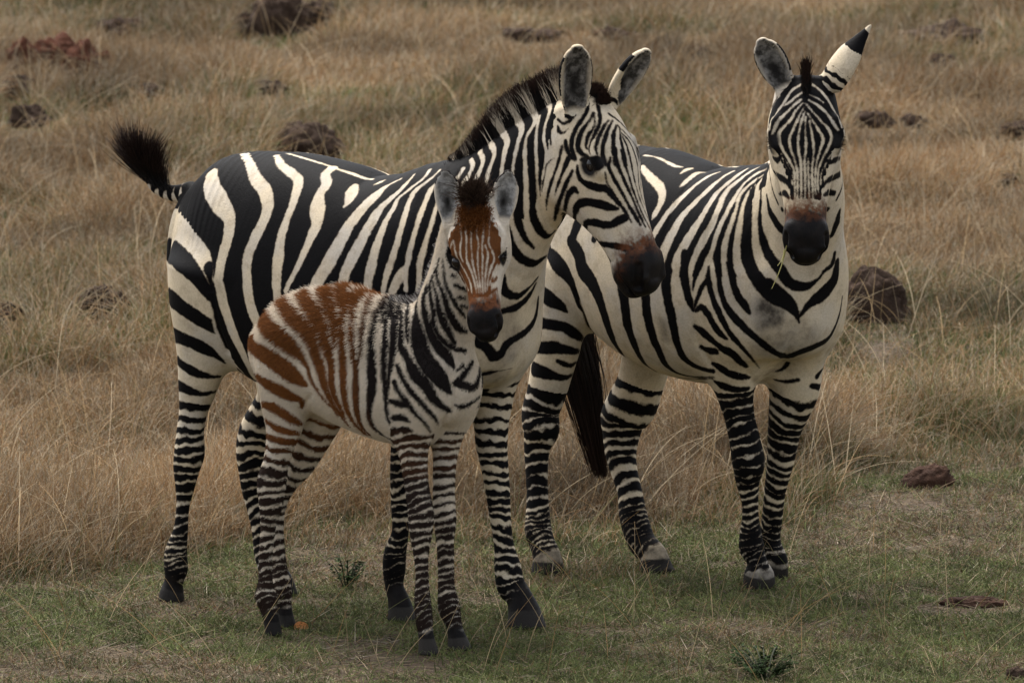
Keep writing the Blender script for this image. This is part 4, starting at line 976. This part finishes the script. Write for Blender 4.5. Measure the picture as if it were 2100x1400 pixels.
def foal_len(P, Nn, At, names):
    tor = names == 'torso'; L = np.full(len(P), .006)
    hind = (names == 'leg_rh') | (names == 'leg_lh')
    L = np.where(tor | (hind & (P[:, 2] > .72)), .006 + .022 * np.clip((P[:, 2] - .80) / .18, 0, 1) * np.clip((.24 - P[:, 0]) / .12, 0, 1), L)
    L = np.where((names == 'shoulder') | (names == 'neck'), .0065, L); L = np.where(np.char.startswith(names.astype(str), 'leg') & (P[:, 2] < .62), .0045, L)
    L = np.where(np.char.startswith(names.astype(str), 'head'), .003, L); L = np.where((At['dark'] > .6) | (At['hoof'] > .3) | np.char.startswith(names.astype(str), 'ear'), 0, L)
    return L * rng.uniform(.6, 1.25, len(P))
def foal_col(P, At, names, m):
    tor = np.clip((.15 - P[:, 0]) / .07, 0, 1) * (1 - At['leg'] * np.where(P[:, 2] < .52, .93, .55)); hd = np.char.startswith(names.astype(str), 'head')
    bh = np.where(hd, .85, np.maximum(tor, At['leg'] * np.where(P[:, 2] < .5, .05, .22)))[:, None] * rng.uniform(.7, 1.0, (m, 1))
    blk = np.array([.014, .011, .010]) * (1 - bh) + np.array([.178, .066, .018]) * bh * rng.uniform(.6, 1.3, (m, 1))
    wh = np.array([.60, .52, .41]) * rng.uniform(.8, 1.1, (m, 1))
    s = (At['stripe'] + rng.normal(0, 1, m) * np.where(hd, .0005, .0014) > 0)[:, None]
    c = np.where(s, blk, wh); br = np.clip(At['brown'], 0, 1)[:, None]
    return c * (1 - br) + np.array([.17, .055, .016]) * br
fur(kid, 330000, foal_len, foal_col, (.0006, .0002), 'fur', .34, 3, .7)
def short(P, Nn, At, names):
    return np.where((At['dark'] > .5) | (At['hoof'] > .2), 0, .0045) * np.where(np.char.startswith(names.astype(str), 'head'), .65, 1) * rng.uniform(.6, 1.2, len(P)) * np.where(np.char.startswith(names.astype(str), 'ear'), np.where(At['ear'] > .3, 1.6, .4), 1)
def adult_col(P, At, names, m):
    s = (At['stripe'] + rng.normal(0, .0006, m) + (fbm(P * 28, 2) - .5) * .006 > 0)[:, None]
    wh = np.array([.56, .465, .325]) * rng.uniform(.8, 1.1, (m, 1)); er = At['ear'][:, None]; pit = At['earpit'][:, None]
    c = np.where(s, np.array([.0058, .0053, .0053]) * rng.uniform(.7, 1.6, (m, 1)), wh); dd = np.clip(At['dirt_shade'], 0, 1)[:, None] * .85
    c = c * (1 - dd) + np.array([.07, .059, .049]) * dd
    br = np.clip(At['brown'], 0, 1)[:, None]; c = c * (1 - br) + np.array([.10, .034, .012]) * br
    return c * (1 - er) + np.array([.15, .14, .12]) * er * (1 - .9 * pit) * rng.uniform(.3, 1.6, (m, 1))
for Z in (mum, dad): fur(Z, 130000, short, adult_col, (.0007, .0003), 'fur', .10, 3, .35)
print('hair', time.time() - _T0)
# ------------------------------------------------------------------ the savanna: soil, grass, mounds
def g_height(x, y):
    p = np.stack([x * .33, y * .33, x * 0 + 3.1], -1); far = np.clip((y - 2.2) / 3, 0, 1)
    fine = (fbm(np.stack([x * 2.2, y * 2.2, x * 0 + 8.0], -1), 3) - .5) * .03
    return (fbm(p, 2) - .45) * .22 * far * np.clip(1 - (y - 60) / 60, 0, 1) + fine * (.35 + .65 * far)
def px_of(x, y, z):
    a = math.radians(PITCH); dx, dy, dz = x - CAM[0], y - CAM[1], z - CAM[2]
    f = dy * math.cos(a) - dz * math.sin(a); u = dy * math.sin(a) + dz * math.cos(a); k = FOC / 36 * 2100
    return 1050 + dx / f * k, 700 - u / f * k
xs = np.unique(np.concatenate([np.linspace(-700, -9, 24), np.arange(-9, 9.01, .09), np.linspace(9, 700, 24)]))
ys = np.unique(np.concatenate([np.linspace(-40, -3, 12), np.arange(-3, 6, .07), np.arange(6, 34, .16), np.geomspace(34, 1600, 40)]))
X, Y = np.meshgrid(xs, ys); Zg = g_height(X, Y); nx, ny = len(xs), len(ys)
ii = (np.arange(ny - 1)[:, None] * nx + np.arange(nx - 1)[None]).ravel()
m, t, b = new_mat('savanna_soil')
n1 = noise(t, .9, 5, .65); n2 = noise(t, 9, 5, .7); n3 = noise(t, 60, 4, .7)
c = mixc(t, maprange(t, n2, .40, .62), (.038, .025, .017), (.075, .055, .036))
c = mixc(t, math_(t, 'MULTIPLY', maprange(t, n1, .42, .62), .5), c, (.055, .050, .022))
c = mixc(t, maprange(t, n3, .45, .75), c, (.11, .082, .052))
t.links.new(c, b.inputs['Base Color']); b.inputs['Roughness'].default_value = .95; b.inputs['Specular IOR Level'].default_value = .1
bp = nd(t, 'ShaderNodeBump'); bp.inputs['Strength'].default_value = .8; bp.inputs['Distance'].default_value = .03; t.links.new(n2, bp.inputs['Height']); t.links.new(bp.outputs[0], b.inputs['Normal'])
g = mesh_from('ground', np.stack([X, Y, Zg], -1).reshape(-1, 3), np.stack([ii, ii + 1, ii + nx + 1, ii + nx], 1), mat=m); tag(g, kind='structure')

M_GRASS, t, b = new_mat('grass_blade')
c = nd(t, 'ShaderNodeAttribute', attribute_name='tint').outputs['Color']; hi = nd(t, 'ShaderNodeHairInfo')
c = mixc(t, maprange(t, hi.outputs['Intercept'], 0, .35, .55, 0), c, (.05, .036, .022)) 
t.links.new(c, b.inputs['Base Color']); b.inputs['Roughness'].default_value = .7; b.inputs['Specular IOR Level'].default_value = .15

def nfield(x, y, s, o): return fbm(np.stack([x * s, y * s, x * 0 + o], -1), 3)
def lawn_edge(px):                                       # photo row where the tall grass begins (larger = nearer)
    return np.interp(px, [-600, 0, 200, 420, 520, 700, 800, 1000, 1300, 1500, 1620, 1690, 1760, 1850, 2000, 2100, 2700], [1215, 1205, 1205, 1150, 1120, 1090, 1085, 1085, 1110, 1105, 1120, 1090, 1000, 985, 1000, 990, 980])
def scatter(n, y0, y1, power=1.0, extra=0, half=lambda y: 1.62 * (y + 22) / 22 + .9):
    if extra:
        a, b_ = scatter(n, y0, y1, power); h1 = half(y1) + 3.5
        y = y0 + (y1 - y0) * rng.random(extra) ** power; x = (rng.random(extra) * 2 - 1) * h1; k = (np.abs(x) > half(y)) & (np.abs(x) < half(y) + 3.5)
        return np.concatenate([a, x[k]]), np.concatenate([b_, y[k]])
    y = y0 + (y1 - y0) * rng.random(n * 2) ** power; x = (rng.random(n * 2) * 2 - 1) * half(y1)
    k = np.abs(x) < half(y); return x[k], y[k]
BODIES = [(-.485, -.04, .72, .34, 35), (.52, .535, .70, .36, 45), (-.43, -.60, .48, .22, 37)]
def mix_cols(n, cols, w, jit=.28):
    k = rng.choice(len(cols), n, p=np.array(w) / sum(w)); return np.array(cols)[k] * rng.uniform(1 - jit, 1 + jit, (n, 1))
TAN = [(.29, .20, .107), (.245, .150, .069), (.33, .266, .175), (.20, .110, .049), (.26, .213, .148)]; TW = [2.6, 2.2, 1.8, 1.6, 2.4]
GRN = [(.085, .100, .028), (.115, .130, .042), (.15, .15, .06), (.06, .078, .024)]

def blades(name, x, y, L, lean, curl, col, r, K=4, label=None):
    n = len(x); P = np.stack([x, y, g_height(x, y) - .006], 1); th = rng.uniform(0, 2 * math.pi, n)
    D = np.stack([np.cos(th) * lean, np.sin(th) * lean, np.ones(n)], 1); D[:, 0] += .10 + .30 * (nfield(x, y, .5, 4.4) - .5)
    S = strand(P, unit(D), L, np.stack([np.cos(th) * curl, np.sin(th) * curl, -np.abs(curl) * .9], 1), K)
    S[:, :, 2] = np.maximum(S[:, :, 2], P[:, 2:3] + .002)
    o = hair(name, S, r, r * .25, M_GRASS, None, dict(tint=col)); return tag(o, label, None, None, 'stuff')

# ------------------------------------------------------------------ earth mounds and stones, each a thing
def earth_mat(name, a, b_, c_):
    m, t, b = new_mat(name); n1 = noise(t, 14, 5, .7); n2 = noise(t, 70, 4, .7)
    c = mixc(t, maprange(t, n1, .35, .65), a, b_); c = mixc(t, math_(t, 'MULTIPLY', maprange(t, n2, .5, .75), .6), c, c_)
    t.links.new(c, b.inputs['Base Color']); b.inputs['Roughness'].default_value = .95; b.inputs['Specular IOR Level'].default_value = .08
    bp = nd(t, 'ShaderNodeBump'); bp.inputs['Strength'].default_value = 1; bp.inputs['Distance'].default_value = .03; t.links.new(n1, bp.inputs['Height']); t.links.new(bp.outputs[0], b.inputs['Normal']); return m
M_EARTH = earth_mat('mound_earth', (.030, .019, .014), (.060, .040, .028), (.10, .072, .05))
M_RED = earth_mat('red_earth', (.050, .020, .012), (.085, .034, .020), (.12, .06, .04))
M_ROCK = earth_mat('brown_stone', (.026, .014, .010), (.055, .030, .020), (.10, .065, .048))
M_ORANGE = earth_mat('orange_crumb', (.30, .11, .035), (.42, .19, .07), (.5, .3, .15))
LUMPS = []
def lump(name, px, py, w, h, mat, label, cat, group=None, seed=0, rough=.55, deep=.8, grass=True, skew=0.0):
    """px, py = middle of the foot in the photo; w, h = size there"""
    P = ground_pt(px, py); P[2] = float(g_height(P[:1], P[1:2])[0]); k = MPP * np.linalg.norm(P - CAM); rx, rz = w * k / 2 * 1.12, h * k * (1.45 if mat.name.startswith('red') else 1.12 if h > 39 else 1.05); ry = rx * deep
    a = np.linspace(0, math.pi / 2 * 1.12, 22); bth = np.linspace(0, 2 * math.pi, 49)[:-1]
    A, Bt = np.meshgrid(a, bth, indexing='ij'); d = np.stack([np.sin(A) * np.cos(Bt), np.sin(A) * np.sin(Bt), np.sign(np.cos(A)) * np.abs(np.cos(A)) ** .72], -1)
    f = 1 + (fbm(d * 1.5 + seed * 7.7, 2) - .5) * 1.0 * rough + (fbm(d * 5 + seed * 3.1, 3) - .5) * .9 * rough
    v = d * f[..., None] * np.array([rx, ry, rz]); v[..., 0] += skew * rx * v[..., 2] / rz
    v = v.reshape(-1, 3); i, j = np.meshgrid(np.arange(21), np.arange(48), indexing='ij'); j2 = (j + 1) % 48
    q = np.stack([i * 48 + j, (i + 1) * 48 + j, (i + 1) * 48 + j2, i * 48 + j2], -1).reshape(-1, 4)
    o = mesh_from(name, v, q, mat=mat); o.location = P; tag(o, label, cat, group)
    LUMPS.append((P[0], P[1], rx, ry, rz))
    return o
MG = 'dark earth mounds on the grassy slope'
for i, (px, py, w, h, red, lab) in enumerate([
    (48, 142, 78, 42, 1, 'dark lump at the left end of the reddish earth bank'),
    (118, 132, 120, 40, 1, 'broad reddish earth mound in the middle of the bank at the far left'),
    (185, 155, 110, 46, 1, 'red brown earth mound sloping down right at the end of the bank'),
    (578, 85, 125, 82, 0, 'tallest dark mound on the slope, above the back of the side on zebra'),
    (655, 66, 80, 46, 0, 'rounded dark mound touching the right side of the tallest mound'),
    (508, 82, 62, 42, 0, 'low dark mound at the left foot of the tallest mound'),
    (555, 212, 62, 34, 0, 'small dark mound between the flicked tail and the tallest mound'),
    (245, 74, 98, 36, 0, 'low flat dark mound up the slope right of the reddish bank'),
    (628, 318, 125, 60, 0, 'dark mound just behind the rump of the side on zebra'),
    (35, 216, 78, 44, 0, 'dark mound below the reddish bank at the left edge'),
    (126, 218, 40, 30, 0, 'tiny dark clod beside the mound below the reddish bank'),
    (62, 264, 84, 40, 0, 'low grey mound at the left edge, lowest of the three under the bank'),
    (308, 214, 66, 34, 0, 'low dark mound directly above the flicked tail tuft'),
    (386, 174, 52, 32, 0, 'small dark mound up the slope right of the flicked tail'),
    (1095, 105, 125, 26, 0, 'long low mound left of the near ear of the side on zebra'),
    (1265, 110, 92, 34, 0, 'low mound behind the two ears of the side on zebra'),
    (1428, 167, 64, 40, 0, 'dark mound between the side on zebra and the facing zebra'),
    (1440, 234, 60, 28, 0, 'flat dark patch of earth below the mound between the two adult zebras'),
    (1928, 118, 170, 44, 0, 'widest low mound at the upper right, beyond the pointed ear'),
    (1928, 182, 66, 38, 0, 'dark mound under the widest low mound at the upper right'),
    (1788, 284, 80, 32, 0, 'dark mound just right of the eyes of the facing zebra'),
    (1874, 288, 54, 26, 0, 'small dark mound second from the facing zebra head'),
    (1788, 688, 132, 84, 0, 'large dark mound beside the chest of the facing zebra'),
    (2075, 312, 62, 30, 0, 'dark low mound cut by the right edge of the view'),
    (2062, 397, 50, 28, 0, 'little mound near the right edge halfway down the slope'),
    (218, 672, 120, 66, 0, 'dark earth hump in grass behind the rump and upper thigh'),
    (28, 690, 80, 62, 0, 'dark hump at the left edge level with the zebra thigh')]):
    lump('earth_mound', px, py, w, h, M_RED if red else M_EARTH, lab, 'mound', MG, i, .6)
lump('brown_stone', 1895, 1000, 100, 40, M_ROCK, 'wedge shaped red brown stone on the short grass at the right', 'stone', None, 61, .35, .6, skew=.35)
lump('earth_clod', 2000, 1240, 120, 17, M_ROCK, 'flat long clod of earth lying in turf at the lower right', 'clod', None, 63, .5, .5)
lump('earth_clod', 2085, 1392, 40, 24, M_EARTH, 'black little clod at the bottom right corner', 'clod', None, 64, .5)
lump('orange_crumb', 617, 1290, 27, 14, M_ORANGE, 'bright orange crumb on the turf beside the hind hoof of the foal', 'crumb', None, 65, .4)

def near_lump(x, y):
    """1 on a mound and the worn earth in front of it, 0 away from all mounds"""
    w = np.zeros(len(x))
    for X0, Y0, rx, ry, rz in LUMPS:
        front = .5 + rz * 3.5
        dx = (x - X0) / (rx * 1.05); dy = np.where(y > Y0, (y - Y0) / (ry * 1.0), (y - Y0) / (ry + front))
        w = np.maximum(w, np.clip((1.25 - np.hypot(dx, dy)) / .45, 0, 1))
    return w
# tall dry grass from behind the animals to far up the slope
x, y = scatter(1050000, -.6, 34, 1.55, 420000); pxx, pyy = px_of(x, y, 0 * x)
edge = lawn_edge(pxx) + (nfield(x, y, 2.2, 1.1) - .5) * 90
bare = nfield(x, y, 1.2, 22.0); tuf = np.clip((nfield(x, y, 3.2, 77.0) - .50) / .12, 0, 1)
keep = (rng.random(len(x)) < np.where(pyy < edge, np.clip((edge - pyy) / 70, .16, 1), .42 * tuf * np.clip(1 - (pyy - edge) / 170, 0, 1))) & (rng.random(len(x)) < np.clip((bare - .30) / .16, .7, 1))
x, y = x[keep], y[keep]; nl = near_lump(x, y); k2 = rng.random(len(x)) < 1 - .3 * nl; x, y, nl = x[k2], y[k2], nl[k2]; n = len(x); far = np.clip((y - 3) / 15, 0, 1)
gp = nfield(x, y, .42, 7.0); isg = rng.random(n) < np.clip((gp - .47) / .14, 0.09, .66)
tone = nfield(x, y, 1.1, 31.0)[:, None]
col = np.where(isg[:, None], mix_cols(n, GRN, [1, 1, 1, 1]), mix_cols(n, TAN, TW)) * np.clip(.2 + 1.5 * tone, .35, 1.5)
tus = np.clip((nfield(x, y, 1.3, 12.0) - .32) / .36, 0, 1)
L = (.07 + .04 * far + (.25 - .09 * far) * tus ** 1.5) * rng.uniform(.45, 1.25, n) * np.where(isg, .65, 1) * (1 - .74 * nl)
L *= np.clip((lawn_edge(px_of(x, y, 0 * x)[0]) - px_of(x, y, 0 * x)[1] + 60) / 150, .30, 1)
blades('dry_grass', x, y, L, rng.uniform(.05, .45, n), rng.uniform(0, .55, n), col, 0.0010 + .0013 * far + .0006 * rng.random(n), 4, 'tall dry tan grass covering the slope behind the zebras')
# sparse long seed stems above it
x, y = scatter(3600, .5, 26, 1.9); pxx, pyy = px_of(x, y, 0 * x); k = pyy < lawn_edge(pxx) - 20; x, y = x[k], y[k]; n = len(x)
blades('seed_stems', x, y, rng.uniform(.25, .5, n), rng.uniform(.1, .7, n), rng.uniform(0, .5, n), mix_cols(n, [(.38, .30, .19), (.32, .22, .11)], [1, 1]), .0012 + .0008 * np.clip(y / 20, 0, 1), 6, 'long pale grass stems standing above the dry grass')
# cropped green turf in front and on the right
FEET = np.array([ground_pt(*f)[:2] for f in [(350, 1232), (592, 1220), (826, 1272), (1080, 1286), (1123, 1176), (1347, 1173), (1557, 1207), (1588, 1184), (562, 1303), (590, 1287), (880, 1342), (942, 1332)]])
def trodden(x, y):
    return np.min([np.hypot((x - a) / .11, np.where(y < b_, (y - b_) / .32, (y - b_) / .08)) for a, b_ in FEET], 0)
x, y = scatter(430000, -2.2, 6.5, 1.25, 260000); pxx, pyy = px_of(x, y, 0 * x)
edge = lawn_edge(pxx) + (nfield(x, y, 2.2, 1.1) - .5) * 90; pat = nfield(x, y, 2.6, 40.0) * .6 + nfield(x, y, 9, 41.0) * .4
keep = (pyy > edge - 40) & (rng.random(len(x)) < np.clip((pat - .34) / .12, .13, 1)); x, y = x[keep], y[keep]; n = len(x)
dry = rng.random(n) < .22 + .56 * np.clip((nfield(x, y, 1.9, 55.0) - .47) / .14, 0, 1)
col = np.where(dry[:, None], mix_cols(n, TAN, [2, 1.5, 2, 1, 2.5]) * .65, mix_cols(n, GRN, [2, 2, 1, 2]))
col = col * np.clip(.35 + 1.3 * nfield(x, y, 11, 91.0), .4, 1.6)[:, None]
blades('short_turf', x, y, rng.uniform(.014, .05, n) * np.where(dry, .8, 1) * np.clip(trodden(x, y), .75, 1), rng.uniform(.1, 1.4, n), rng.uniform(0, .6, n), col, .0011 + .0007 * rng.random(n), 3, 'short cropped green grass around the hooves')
# dry litter and straws lying about
x, y = scatter(34000, -2.2, 5.5, 1.2); k = trodden(x, y) > 1; x, y = x[k], y[k]; n = len(x)
blades('straw_litter', x, y, rng.uniform(.03, .13, n), rng.uniform(2.0, 9.0, n), rng.uniform(0, .15, n), mix_cols(n, [(.24, .185, .115), (.17, .12, .07), (.30, .25, .18), (.07, .05, .033)], [2, 2, .7, 2.5]), .0010 + .0007 * rng.random(n), 3, 'dead straw lying flat among the short grass')
# thin long stalks among the legs and in the foreground
x, y = scatter(260, -1.4, 1.4, 1.0); n = len(x)
blades('stray_stalks', x, y, rng.uniform(.12, .38, n), rng.uniform(.1, .9, n), rng.uniform(0, .3, n), mix_cols(n, [(.34, .25, .14), (.28, .17, .07), (.16, .16, .06)], [2, 1, 1]), .0010, 6, 'thin lone straw stalks among the legs')

# small leafy weeds
M_LEAF, t, b = new_mat('weed_leaf'); c = mixc(t, maprange(t, noise(t, 40, 2), .35, .65), (.012, .024, .008), (.028, .046, .014)); t.links.new(c, b.inputs['Base Color']); b.inputs['Roughness'].default_value = .85; b.inputs['Specular IOR Level'].default_value = .05
M_STEM = plain('weed_stem', (.035, .040, .018), .7)
def weed(px, py, hgt, nst, spread, nl, label):
    P = ground_pt(px, py); P[2] = float(g_height(P[:1], P[1:2])[0]); root = bpy.data.objects.new('weed', None); link(root); root.location = P; tag(root, label, 'weed', 'weeds in the turf')
    lv, lt, sv, sq = [], [], [], []
    for s in range(nst):
        th = rng.uniform(0, 2 * math.pi); top = np.array([math.cos(th) * spread, math.sin(th) * spread, hgt * rng.uniform(.5, 1)]); a0 = np.array([math.cos(th), math.sin(th), 0]) * .01
        for i in range(5):
            for k in range(5):
                u = i / 4; r = .0028 * (1 - .6 * u); c0 = a0 + (top - a0) * u + np.array([0, 0, .02 * math.sin(u * 3)]); ph = k / 5 * 2 * math.pi
                sv.append(c0 + np.array([math.cos(ph) * r, math.sin(ph) * r, 0]))
        b0 = len(sv) - 25; sq += [(b0 + i * 5 + k, b0 + i * 5 + (k + 1) % 5, b0 + (i + 1) * 5 + (k + 1) % 5, b0 + (i + 1) * 5 + k) for i in range(4) for k in range(5)]
        for l in range(nl):
            u = rng.uniform(.25, 1); c0 = a0 + (top - a0) * u; ph = rng.uniform(0, 2 * math.pi); d = unit(np.array([math.cos(ph), math.sin(ph), rng.uniform(-.1, .9)])); sd = unit(np.cross(d, np.array([0, 0, 1.0]))); ln = rng.uniform(.010, .024); w = ln * .24; i0 = len(lv)
            upv = np.cross(sd, d); lv += [c0, c0 + d * ln * .45 + sd * w, c0 + d * ln * .45 - sd * w, c0 + d * ln - upv * ln * .15, c0 + d * ln * .45 - upv * w * .35]
            lt += [(i0, i0 + 1, i0 + 4), (i0, i0 + 4, i0 + 2), (i0 + 1, i0 + 3, i0 + 4), (i0 + 4, i0 + 3, i0 + 2)]
    mesh_from('leaves', np.array(lv), tris=lt, mat=M_LEAF, parent=root); mesh_from('stem', np.array(sv), quads=sq, mat=M_STEM, parent=root)
weed(712, 1205, .10, 9, .06, 30, 'dark green weed sprig between the hind and front legs of the foal')
weed(1570, 1392, .085, 22, .10, 34, 'bushy dark green weed at the bottom below the facing zebra')

# stalks in the facing zebra's mouth
M_STALK = plain('fresh_straw', (.30, .27, .09), .6)
def stalk(a, b_, Yd, label):
    A, Bp = depth_pt(*a, Yd), depth_pt(*b_, Yd - .02); v, q = [], []
    for i in range(7):
        u = i / 6; c0 = A * (1 - u) + Bp * u + np.array([.006 * math.sin(u * 3), 0, 0]); r = .0022 * (1 - .6 * u)
        v += [c0 + np.array([math.cos(k / 6 * 6.2832) * r, math.sin(k / 6 * 6.2832) * r, 0]) for k in range(6)]
    q = [(i * 6 + k, i * 6 + (k + 1) % 6, (i + 1) * 6 + (k + 1) % 6, (i + 1) * 6 + k) for i in range(6) for k in range(6)]
    tag(mesh_from('grass_stalk', np.array(v), q, mat=M_STALK), label, 'stalk', 'stalks in the mouth')
mzy = (dad[1].O + dad[1].R.T @ dad[3]['at'](.93, 0, -.16))[1] - .035
stalk((1614, 500), (1582, 592), mzy, 'longer straw stalk hanging from the mouth of the facing zebra')
stalk((1608, 512), (1594, 545), mzy - .01, 'shorter straw stalk hanging from the mouth of the facing zebra')
print('done', time.time() - _T0)
